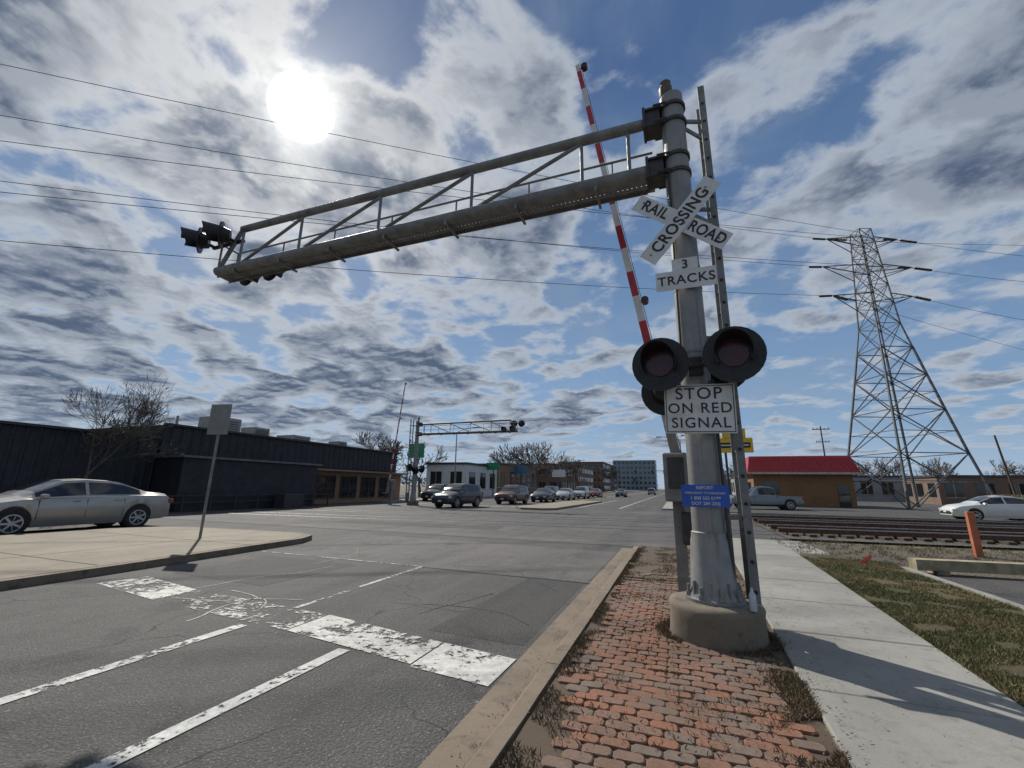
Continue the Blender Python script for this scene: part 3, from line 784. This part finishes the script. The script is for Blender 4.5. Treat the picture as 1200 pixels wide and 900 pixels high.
    for c in wx:
        for s_ in(-1,1):
            ww.tube((c,s_*(hw-.32),wr+.02),(c,s_*(hw-.06),wr+.02),wr*1.13,n=20,m=0,cap=True)
    ww.box((0,0,.42),(3.9,1.5,.34))
    ww.make('wheel_wells',[BLK],R_)
    wl=MB()
    for c in wx:
        for s_ in(-1,1):
            y1=s_*(hw-.24);y2=s_*(hw-.02)
            wl.tube((c,y1,wr),(c,y2-s_*.02,wr),wr,n=28,m=0); wl.tube((c,y2-s_*.02,wr),(c,y2,wr),wr,wr*.93,n=28,m=0)
            wl.tube((c,y2,wr),(c,y2+s_*.004,wr),wr*.66,n=24,m=2)
            wl.tube((c,y2+s_*.004,wr),(c,y2+s_*.02,wr),wr*.18,n=12,m=1)
            for j in range(28):
                t1=2*math.pi*j/28;t2=2*math.pi*(j+1)/28;ro,ri=wr*.70,wr*.61;yy_=y2+s_*.010
                wl.quad((c+ro*C(t1),yy_,wr+ro*S(t1)),(c+ro*C(t2),yy_,wr+ro*S(t2)),(c+ri*C(t2),yy_,wr+ri*S(t2)),(c+ri*C(t1),yy_,wr+ri*S(t1)),1)
            for j in range(7):
                t1=2*math.pi*j/7; wl.bar((c+wr*.1*C(t1),y2+s_*.010,wr+wr*.1*S(t1)),(c+wr*.62*C(t1),y2+s_*.010,wr+wr*.62*S(t1)),.012,.05,1)
    wl.make('wheels',[TYRE,RIM,BLK],R_,40)
    lx=st[-1][0]; rx=st[0][0]
    fz=st[-2][1]; d=MB()
    for s_ in(-1,1):
        wB=at(lx-.14)[2]
        d.box((lx-.16,s_*(wB-.10),fz-.07),(.22,.26,.12),0,-s_*.5,None,.02)
        wB=at(rx+.06)[2]
        d.box((rx+.08,s_*(wB-.11),at(rx+.1)[0]-.07),(.16,.26,.15 if kind=='sedan' else .3),1,s_*.35,None,.02)
        mx=at(1.0)[2]; d.box((.95,s_*(mx+.10),at(1.)[0]+.07),(.12,.2,.13),2,0,None,.03)
        if near or kind=='pickup':
            for hx in(.18,-.82): d.box((hx,s_*(hw+.004),at(0)[0]-.10),(.16,.025,.028),2,0,None,.006)
            for hx in(-.06,-.98,.98): d.box((hx,s_*(hw*.986),.66),(.008,.02,.5),3)
            d.box((0,s_*(hw*.965),at(0)[0]+.01),(2.4,.02,.018),4)
    d.box((lx-.02,0,fz-.22),(.08,.95,.14),3,0,None,.01); d.box((lx+.0,0,.42),(.06,1.2,.12),3,0,None,.01)
    d.box((rx-.005,0,.72),(.02,.32,.15),4); d.box((lx+.03,0,.5),(.02,.3,.12),4)
    if kind=='pickup':
        d.box((-1.78,0,1.04),(1.75,1.7,.10),3)
    d.make('trim',[HEADL,TAILL,body,BLK,SIGNW],R_)
    return R_
H=math.pi/2
vehicle('sedan','sedan',(-18.75,8.45,.0),-H,(.36,.34,.31),.5,True,1.10)
vehicle('suv','suv',(-15.9,30.5,.01),-H-.12,(.035,.045,.06))
vehicle('suv.001','suv',(-14.8,39.5,.0),-H-.05,(.10,.04,.035))
vehicle('sedan.001','sedan',(-13.9,47,.0),-H,(.03,.035,.045))
vehicle('sedan.002','sedan',(-13.6,56,.0),-H,(.4,.4,.4))
vehicle('suv.002','suv',(-13.4,65,.0),-H,(.5,.5,.5))
vehicle('sedan.003','sedan',(-13.2,76,.0),-H,(.15,.03,.03))
vehicle('sedan.004','sedan',(-9.8,84,.0),-H,(.05,.05,.06))
vehicle('suv.003','suv',(-23.7,41,.0),-H,(.04,.04,.045))
vehicle('suv.004','suv',(-16.8,60,.0),-H,(.05,.06,.09))
vehicle('pickup_truck','pickup',(7.0,44,.0),math.pi+.15,(.17,.19,.21),.3)
vehicle('sedan.005','sedan',(18.0,35.5,.0),math.pi,(.62,.62,.61),.05)
vehicle('sedan.006','sedan',(21.5,37.5,.0),math.pi+.1,(.58,.59,.60),.05)
vehicle('sedan.007','sedan',(30,50,.0),.2,(.05,.05,.06))
vehicle('suv.005','suv',(-6.2,120,.0),H,(.3,.3,.32))

# ------------------------------------------------------------------ lattice transmission tower
def tower(name,loc,H_,b,t_):
    R_=root(name,loc,RAD(20)); m=MB()
    lv=[0,.17,.31,.43,.53,.62,.70,.77,.84,.90,.95,1.]
    def hw(q): return lerp(b,1.3,min(1,q/.62)**.92) if q<.62 else lerp(1.3,t_,(q-.62)/.38)
    cs=[(-1,-1),(1,-1),(1,1),(-1,1)]
    for i in range(len(lv)-1):
        z0,z1=lv[i]*H_,lv[i+1]*H_;w0,w1=hw(lv[i]),hw(lv[i+1])
        lw=.17 if i<4 else .12; bw_=.085 if i<4 else .06
        for k in range(4):
            a_=cs[k];c_=cs[(k+1)%4]
            m.bar((a_[0]*w0,a_[1]*w0,z0),(a_[0]*w1,a_[1]*w1,z1),lw,lw)
            m.bar((a_[0]*w0,a_[1]*w0,z0),(c_[0]*w1,c_[1]*w1,z1),bw_,bw_); m.bar((c_[0]*w0,c_[1]*w0,z0),(a_[0]*w1,a_[1]*w1,z1),bw_,bw_)
            m.bar((a_[0]*w1,a_[1]*w1,z1),(c_[0]*w1,c_[1]*w1,z1),bw_,bw_)
            if i<3:
                wm=hw((lv[i]+lv[i+1])/2); zm=(z0+z1)/2
                m.bar((a_[0]*wm,a_[1]*wm,zm),(c_[0]*wm,c_[1]*wm,zm),.06,.06)
    for q,L in((.965,4.2),(.85,5.2),(.735,4.6)):
        z=q*H_; w0=hw(q)
        for s_ in(-1,1):
            for yq in(-1,1): 
                m.bar((s_*w0,yq*w0,z),(s_*L,0,z+.15),.09,.09); m.bar((s_*w0,yq*w0,z-1.3),(s_*L,0,z+.1),.07,.07)
            for k in range(1,3): 
                f_=k/3; m.bar((s_*lerp(w0,L,f_),-w0*(1-f_),z+.15*f_),(s_*lerp(w0,L,f_),w0*(1-f_),z+.15*f_),.06,.06)
    m.make('lattice',[mat('tower_steel',(.09,.10,.11),.65,.3,.15)],R_)
    return R_
TX,TY=23.0,58.
tw=tower('transmission_tower',(TX,TY,-.03),32.4,4.3,.7)
ca,sa=C(RAD(20)),S(RAD(20))
def tpt(x,z): return Vector((TX+x*ca,TY+x*sa,z))
wires=root('power_lines'); wm_=MB(); im=MB()
def span(a_,b_,sag,r=.022,n=36):
    pr=None
    for i in range(n+1):
        s=i/n; p=a_.lerp(b_,s); p.z-=4*sag*s*(1-s)
        if pr is not None: wm_.tube(pr,p,r,n=5,cap=False)
        pr=p
def through(a_,mid,sag,ext=1.9):
    d=mid-a_; b=a_+d*ext; s=1/ext; b.z=a_.z+(mid.z+4*sag*s*(1-s)-a_.z)/s; span(a_,b,sag)
rays=[((-4.439,2.961),27.5),((-4.118,2.394),24.8),((-3.976,2.143),22.6),((-3.774,1.784),20.),((-3.722,1.692),18.8),((-3.51,1.318),15.6)]
AT=[tpt(0,32.3),tpt(-4.2,31.3),tpt(4.2,31.3),tpt(-5.2,27.6),tpt(5.2,27.6),tpt(-4.6,23.9)]
for (ry,Zm),A in zip(rays,AT):
    Y=(Zm-1.6)/ry[1]; through(A,Vector((ry[0]*Y,Y,Zm)),2.2)
for x,z,rr in((4.2,31.3,(.632,.429)),(5.2,27.6,(.622,.379)),(4.6,23.9,(.607,.306)),(-4.2,31.3,(.638,.45)),(-4.6,23.9,(.597,.25))):
    A=tpt(x,z); Y=(z-2.0-1.6)/rr[1] if rr[1]<.5 else 66; Y=max(Y,64)
    mid=Vector((rr[0]*Y,Y,rr[1]*Y+1.6)); through(A,mid,2.0,4.)
    d=(mid-A).normalized()
    for k in range(12): im.tube(A+d*(.3+k*.17),A+d*(.38+k*.17),.17,n=8)
    im.tube(A,A+d*2.4,.05,n=6)
for A,(ry,Zm) in zip(AT[1:],rays[1:]):
    Y=(Zm-1.6)/ry[1]; d=(Vector((ry[0]*Y,Y,Zm-6))-A).normalized()
    for k in range(12): im.tube(A+d*(.3+k*.17),A+d*(.38+k*.17),.13,n=8)
wm_.make('conductors',[WIRE],wires); im.make('insulators',[BLK],wires)

# ------------------------------------------------------------------ buildings
def ribbed(name,p0,p1,z0,z1,m,parent,pitch=.3,depth=.04):
    a_=Vector((p0[0],p0[1],0));b_=Vector((p1[0],p1[1],0));d=b_-a_;L=d.length;d.normalize();nrm=Vector((d.y,-d.x,0))
    v=[];f=[];s=0
    while s<L:
        for ds,o in((0,0),(.18,0),(.21,depth),(.27,depth)):
            if s+ds*pitch/.3>L: break
            q=a_+d*(s+ds*pitch/.3)+nrm*o; v.append((q.x,q.y,z0)); v.append((q.x,q.y,z1))
        s+=pitch
    for i in range(0,len(v)-2,2): f.append((i,i+2,i+3,i+1))
    return obj(name,v,f,m,None,parent)
NAVY=mat('dark_cladding',(.020,.022,.027),.6,.1,.25,2)
NAVY2=mat('dark_block',(.030,.031,.036),.8,0,.25,2)
def brick_mat(name,c1,c2,mortar,sc=1.):
    m,t,b=newmat(name)
    g=t.new('ShaderNodeNewGeometry'); pos=g.outputs['Position']
    s_=t.new('ShaderNodeSeparateXYZ'); t.link(pos,s_.inputs[0])
    cb=t.new('ShaderNodeCombineXYZ'); t.link(t.math('ADD',s_.outputs[0],s_.outputs[1]),cb.inputs[0]); t.link(s_.outputs[2],cb.inputs[1])
    br=t.new('ShaderNodeTexBrick'); t.link(cb.outputs[0],br.inputs[0]); br.inputs['Scale'].default_value=sc
    br.inputs['Color1'].default_value=c4(c1);br.inputs['Color2'].default_value=c4(c2);br.inputs['Mortar'].default_value=c4(mortar)
    br.inputs['Brick Width'].default_value=.22;br.inputs['Row Height'].default_value=.075;br.inputs['Mortar Size'].default_value=.008
    c=t.mix(t.ramp(t.noise(pos,.8,5),.4,.7,0,.3),br.outputs[0],tuple(x*.5 for x in c1))
    t.link(c,b.inputs['Base Color']); b.inputs['Roughness'].default_value=.9
    return m
BR1=brick_mat('tan_brick',(.30,.15,.075),(.22,.10,.05),(.25,.22,.18))
BR2=brick_mat('brown_brick',(.20,.12,.085),(.15,.09,.065),(.2,.18,.15))
BR3=brick_mat('red_brick',(.17,.085,.065),(.14,.07,.055),(.2,.18,.15))
BR4=brick_mat('ochre_brick',(.26,.13,.05),(.2,.095,.04),(.2,.15,.1))
WHT=mat('white_wall',(.55,.55,.53),.8,0,.1,2)
GREYW=mat('grey_wall',(.26,.26,.26),.85,0,.15,1)
REDR=mat('red_roof_metal',(.36,.022,.03),.5,.0,.12,3)
TRIM=mat('trim_cream',(.42,.37,.3),.7)
b=root('black_warehouse')
q=MB(); q.box((-42.6,2.8,2.0),(30,26,4.0)); q.box((-42.6,27.3,2.4),(30,22.6,4.8)); q.make('walls',[NAVY2],b)
ribbed('cladding',(-27.58,-10.2),(-27.58,15.8),.1,3.95,NAVY,b,.45,.05)
ribbed('cladding_upper',(-27.58,16.0),(-27.58,38.6),2.9,4.75,NAVY,b,.6,.06)
q=MB(); q.box((-27.5,2.8,4.02),(.3,26.1,.12)); q.box((-27.5,27.3,4.84),(.3,22.7,.12)); q.make('parapet',[DARK],b)
q=MB(); q.box((-26.3,20.6,1.45),(2.4,9.6,2.9)); q.make('annex',[NAVY],b)
q=MB(); q.box((-26.2,20.6,2.95),(2.7,9.9,.12),0); q.make('annex_roof',[mat('annex_edge',(.12,.12,.125),.6)],b)
q=MB(); q.box((-27.2,32.2,1.3),(.7,12.6,2.6)); q.make('storefront_brick',[BR1],b)
q=MB()
for y in(28.2,30.8,33.4,36.0): q.box((-26.84,y,1.35),(.05,1.9,1.7),0); 
q.make('windows',[GLASS],b)
q=MB()
for y in(28.2,30.8,33.4,36.0):
    for dy in(-.97,0,.97): q.box((-26.80,y+dy,1.35),(.06,.07,1.84),0)
    for zq in(.46,2.24): q.box((-26.80,y,zq),(.055,1.86,.07),0)
q.box((-26.8,32.2,2.68),(1.5,12.8,.14),1)
q.make('window_frames',[DARK,mat('awning_edge',(.20,.16,.11),.7)],b)
q=MB()
for (x,y,z,sx,sy,sz) in((-29.5,20.5,4.85,1.6,1.9,1.1),(-29.8,23.5,4.85,1.4,1.3,.8),(-33,30,4.85,2,2,1.0),(-31,33.5,4.85,1.2,1.2,.8)):
    q.box((x,y,z+sz/2),(sx,sy,sz),0,0,None,.03)
    for k in range(5): q.box((x+sx/2+.01,y,z+.2+k*(sz-.3)/5),(.03,sy*.8,.04),1)
q.tube((-28.3,17,4.8),(-28.3,17,5.5),.07,n=8,m=0); q.tube((-28.6,26,4.8),(-28.6,26,5.4),.06,n=8,m=0)
q.make('rooftop_units',[mat('hvac_metal',(.30,.29,.27),.6,.3,.1),DARK],b)
q=MB(); q.box((-24.4,22.5,.45),(.9,1.6,.9),0,0,None,.03); q.make('utility_box',[DARK])
q=MB(); 
for i in range(9): q.box((-24.9,14.5+i*1.5,.45),(.08,.08,.9),0)
q.bar((-24.9,14.5,.85),(-24.9,26.5,.85),.05,.06); q.bar((-24.9,14.5,.5),(-24.9,26.5,.5),.05,.06); q.make('guard_rail',[DARK])

def block(name,x0,x1,y0,y1,h,wall,floors=1,bays=6,trim=None,winh=.5):
    R_=root(name); q=MB(); q.box(((x0+x1)/2,(y0+y1)/2,h/2),(x1-x0,y1-y0,h)); q.make('walls',[wall],R_)
    q=MB(); q.box(((x0+x1)/2,(y0+y1)/2,h+.08),(x1-x0+.3,y1-y0+.3,.3)); q.make('cornice',[trim or DARK],R_)
    g=MB(); fr=MB(); fh=h/floors
    nx=max(1,int((x1-x0)/3.)) ; ny=max(1,int((y1-y0)/3.))
    for fl in range(floors):
        z=fl*fh+fh*.52
        for i in range(nx):
            x=x0+(i+.5)*(x1-x0)/nx; ww=(x1-x0)/nx*.55
            g.box((x,y0-.01,z),(ww,.06,fh*winh)); fr.box((x,y0-.03,z-fh*winh/2-.05),(ww+.2,.12,.1)); fr.box((x,y0-.045,z),(.06,.05,fh*winh-.01))
        for i in range(ny):
            y=y0+(i+.5)*(y1-y0)/ny; ww=(y1-y0)/ny*.55
            for xs_ in((x1+.01),(x0-.01)): g.box((xs_,y,z),(.06,ww,fh*winh))
            fr.box((x1+.03,y,z-fh*winh/2-.05),(.12,ww+.2,.1))
    g.make('windows',[GLASS],R_); fr.make('sills',[TRIM],R_); return R_
b=root('red_roof_shop'); 
q=MB(); q.box((12.6,60,1.75),(9.2,10,3.5)); q.make('walls',[BR4],b)
v=[(7.4,54.4,3.5),(17.8,54.4,3.5),(17.8,65.6,3.5),(7.4,65.6,3.5),(7.9,55.3,5.3),(17.3,55.3,5.3),(17.3,64.7,5.3),(7.9,64.7,5.3)]
obj('roof',v,[(0,1,5,4),(1,2,6,5),(2,3,7,6),(3,0,4,7),(4,5,6,7),(3,2,1,0)],REDR,None,b)
q=MB()
for i in range(34): 
    x=7.55+i*.305; q.bar((x,54.40,3.52),(lerp(x,12.6,.06),55.28,5.32),.04,.06)
q.make('roof_seams',[REDR],b)
q=MB(); 
q.box((9.6,54.98,1.9),(1.6,.08,1.3)); q.box((7.98,60,1.7),(.08,6,1.6)); q.box((16.2,54.98,1.15),(1.0,.08,2.2)); q.make('openings',[GLASS],b)
q=MB(); q.box((12.6,54.35,3.42),(10.5,.16,.22)); q.make('fascia',[TRIM],b)
b=root('yellow_shop_sign'); q=MB(); q.box((5.75,50,6.1),(3.7,.35,1.5),0,0,None,.02); q.box((5.9,50,7.35),(2.2,.35,.95),0,0,None,.02); q.make('panel',[mat('yellow_sign_face',(.68,.42,.02),.5,0,.08)],b)
q=MB(); q.tube((5.0,50,0),(5.0,50,5.4),.12,n=10); q.tube((6.5,50,0),(6.5,50,5.4),.12,n=10); q.make('posts',[DARK],b)
q=MB(); q.box((5.75,49.81,6.1),(3.2,.02,.55)); q.box((5.75,49.79,6.1),(2.9,.02,.12),1); q.make('lettering_band',[SIGNK,SIGNW],b)
block('white_shop',-34,-27.5,55,66,4.6,WHT,1,3)
block('brown_shop',-37,-26.5,69,84,5.2,BR2,1,3)
block('brick_apartments',-62,-29,112,132,7.5,BR3,2)
block('brick_apartments.001',-62,-32,150,180,9.,BR2,3)
block('brick_apartments.002',-52,-31,200,238,13.,BR3,4)
block('office_building',-45,-14,340,360,22,mat('blue_grey_panel',(.16,.21,.27),.4,0,.1,.3),6)
block('office_building.001',-62,-48,420,450,20,BR2,5)
block('low_store',5.8,26,150,170,4.6,BR2,1)
block('low_store.001',12,60,95,115,4.2,GREYW,1)
block('low_store.002',46,80,64,80,4.6,WHT,1)
block('low_store.003',34,44,78,88,3.8,BR2,1)
def board(name,x,y,z,wx,wz,c,post=True):
    R_=root(name); q=MB(); q.box((x,y,z),(wx,.12,wz),0,0,None,.0); q.make('panel',[c],R_)
    if post:
        q=MB(); q.tube((x,y+.2,0),(x,y+.2,z+wz/2),.09,n=8); q.make('post',[DARK],R_)
GRN=mat('green_sign',(.02,.22,.09),.5)
board('green_shop_sign',-27.4,42,5.4,1.9,1.6,GRN); board('green_shop_sign.001',-26.5,62,4.6,2.2,1.1,GRN)
board('blue_shop_sign',-25.5,72,4.4,2.4,1.3,mat('blue_sign2',(.05,.16,.25),.5)); board('white_shop_sign',-24.6,95,4.6,3,1.6,SIGNW)
def upole(name,x,y,h,lean=0.,arm=None,r=.13,m=BARK):
    R_=root(name); q=MB(); q.tube((x,y,-.1),(x+lean,y,h),r,r*.65,8)
    if arm=='cross':
        q.bar((x+lean-1.1,y,h-.5),(x+lean+1.1,y,h-.5),.1,.12); 
        for k in(-.95,-.45,.45,.95): q.tube((x+lean+k,y,h-.45),(x+lean+k,y,h-.25),.05,n=6)
    if arm=='lamp':
        s_=1 if x<-10 else -1
        pr=Vector((x+lean,y,h))
        for k in range(1,7):
            p=Vector((x+lean+s_*k*.4,y,h+.5*S(k/6*1.5))); q.tube(pr,p,.05,n=6); pr=p
        q.box(pr+Vector((s_*.3,0,-.02)),(.7,.28,.14),0,0,None,.03)
    q.make('shaft',[m],R_)
upole('utility_pole',32.3,60,7.6,-.6); upole('utility_pole.001',20.5,75,11,0,'cross'); upole('utility_pole.002',26,95,11,0,'cross')
upole('utility_pole.003',2.2,70,10,0,'cross'); upole('utility_pole.004',2.2,110,10,0,'cross'); upole('utility_pole.005',2.3,150,10,0,'cross')
upole('utility_pole.006',48,70,8,0,'cross')
for i,y in enumerate((48,80,115,160)): upole('street_lamp' if i==0 else 'street_lamp.%03d'%i,-25.6,y,8.2,0,'lamp',.09,GALVD)
upole('street_lamp.004',.8,62,8.,0,'lamp',.09,GALVD); upole('street_lamp.005',.8,100,8.,0,'lamp',.09,GALVD)
R_=root('traffic_light'); q=MB(); q.tube((-.2,125,0),(-.2,125,6.5),.13,n=8); q.tube((-.2,125,6.2),(-11,125,6.5),.08,n=8)
for x in(-10.5,-6,-3): q.box((x,124.9,6.0),(.4,.3,1.1),1)
q.make('mast_arm',[GALVD,BLK],R_)
q=MB(); 
for i in range(26): q.box((24.+i*.6,47,.8),(.5,.04,1.5))
q.bar((24,47.05,1.2),(39.3,47.05,1.2),.05,.1); q.make('wooden_fence',[mat('fence_wood',(.42,.30,.12),.85,0,.2,4)])
q=MB(); q.box((31,44,1.3),(2.2,2,2.4),0,0,None,.04); q.box((31,44,2.6),(2.5,2.3,.12),0); q.make('signal_bungalow',[GALV])

# ------------------------------------------------------------------ bare trees
def tree_mesh(seed,H_,depth=6,spread=.55,twig=.008,levels_r=.16):
    rs=random.Random(seed); m=MB()
    def side(d,a_):
        o=d.orthogonal().normalized(); o.rotate(Matrix.Rotation(rs.uniform(0,6.28),3,d)); v=(d*C(a_)+o*S(a_)); v.z+=.12; return v.normalized()
    def grow(p,d,L,r,lv):
        n=3 if lv<2 else 2; q=p;dd=d.copy(); r0=r
        for k in range(n):
            dd=(dd+Vector((rs.gauss(0,.10),rs.gauss(0,.10),rs.gauss(.03,.05)))).normalized()
            q2=q+dd*L/n; r1=max(twig,r0*(.82 if lv<depth else .6)); m.tube(q,q2,r0,r1,6 if lv<2 else 3,0,False); q=q2;r0=r1
            if lv>0 and k<n-1 and lv<depth and rs.random()<.65:
                grow(q,side(dd,rs.uniform(.5,.95)),L*.62,r0*.55,lv+1)
        if lv<depth:
            for j in range(rs.choice((2,3,3)) if lv<4 else 2):
                grow(q,side(dd,rs.uniform(.25,.75)*spread/.55),L*rs.uniform(.66,.86),r0*.68,lv+1)
    grow(Vector((0,0,0)),Vector((0,0,1)),H_*.20,levels_r,0)
    mx=max(v.z for v in m.v); s=H_/mx
    me=bpy.data.meshes.new('bare_tree'); me.from_pydata([tuple(v*s) for v in m.v],[],m.f); me.materials.append(BARK); return me
T1=tree_mesh(3,7.4,7,.5,.006,.09); T2=tree_mesh(11,10,5,.6,.03,.2); T3=tree_mesh(21,10,5,.6,.03,.2)
def plant(me,x,y,s,rz,name='bare_tree'):
    o=bpy.data.objects.new(name,me); COL.objects.link(o); o.location=(x,y,-.05); o.scale=(s,s,s); o.rotation_euler=(0,0,rz)
plant(T1,-26.0,12.2,1.,2.)
rs=random.Random(12)
for (x,y,s) in[(-36,46,.85),(-40,50,.9),(-33,52,.8),(-45,58,1.),(-29,88,1.1),(-31,94,1.2),(-27,97,1.1),(-26.5,112,1.),(-26,124,1.),(-36,100,1.2),(-40,104,1.2),(-33,107,1.1),(-26,168,1.1),(-25.5,215,1.2),(-62,42,.9)]:
    plant(rs.choice((T2,T3)),x,y,s,rs.uniform(0,6))
for i in range(46):
    x=rs.uniform(45,230); y=rs.uniform(120,190); plant(rs.choice((T2,T3)),x,y,rs.uniform(.7,1.25),rs.uniform(0,6))
for i in range(26):
    plant(rs.choice((T2,T3)),rs.uniform(3,40),rs.uniform(180,300),rs.uniform(.8,1.3),rs.uniform(0,6))
for i in range(24):
    plant(rs.choice((T2,T3)),rs.uniform(-130,-40),rs.uniform(170,320),rs.uniform(.8,1.3),rs.uniform(0,6))
v=[];f=[]
rs=random.Random(2)
for i in range(9000):
    a_=rs.uniform(RAD(-75),RAD(70)); d=rs.uniform(330,420); 
    if abs(math.degrees(a_)+1.5)<3: continue
    x=S(a_)*d;y=C(a_)*d; hh=7+4*mnoise.noise(Vector((a_*14,0,0)))+2*mnoise.noise(Vector((a_*60,0,4))); z=rs.uniform(0,1)**.7*hh; s=rs.uniform(.7,1.7); k=len(v)
    for j in range(4):
        v.append((x+rs.uniform(-s,s),y+rs.uniform(-s,s),z+rs.uniform(-s,s)))
    f+=[(k,k+1,k+2),(k,k+2,k+3)]
obj('distant_woodland',v,f,mat('winter_canopy',(.10,.085,.075),.95,0,.35,.2))
print('done')
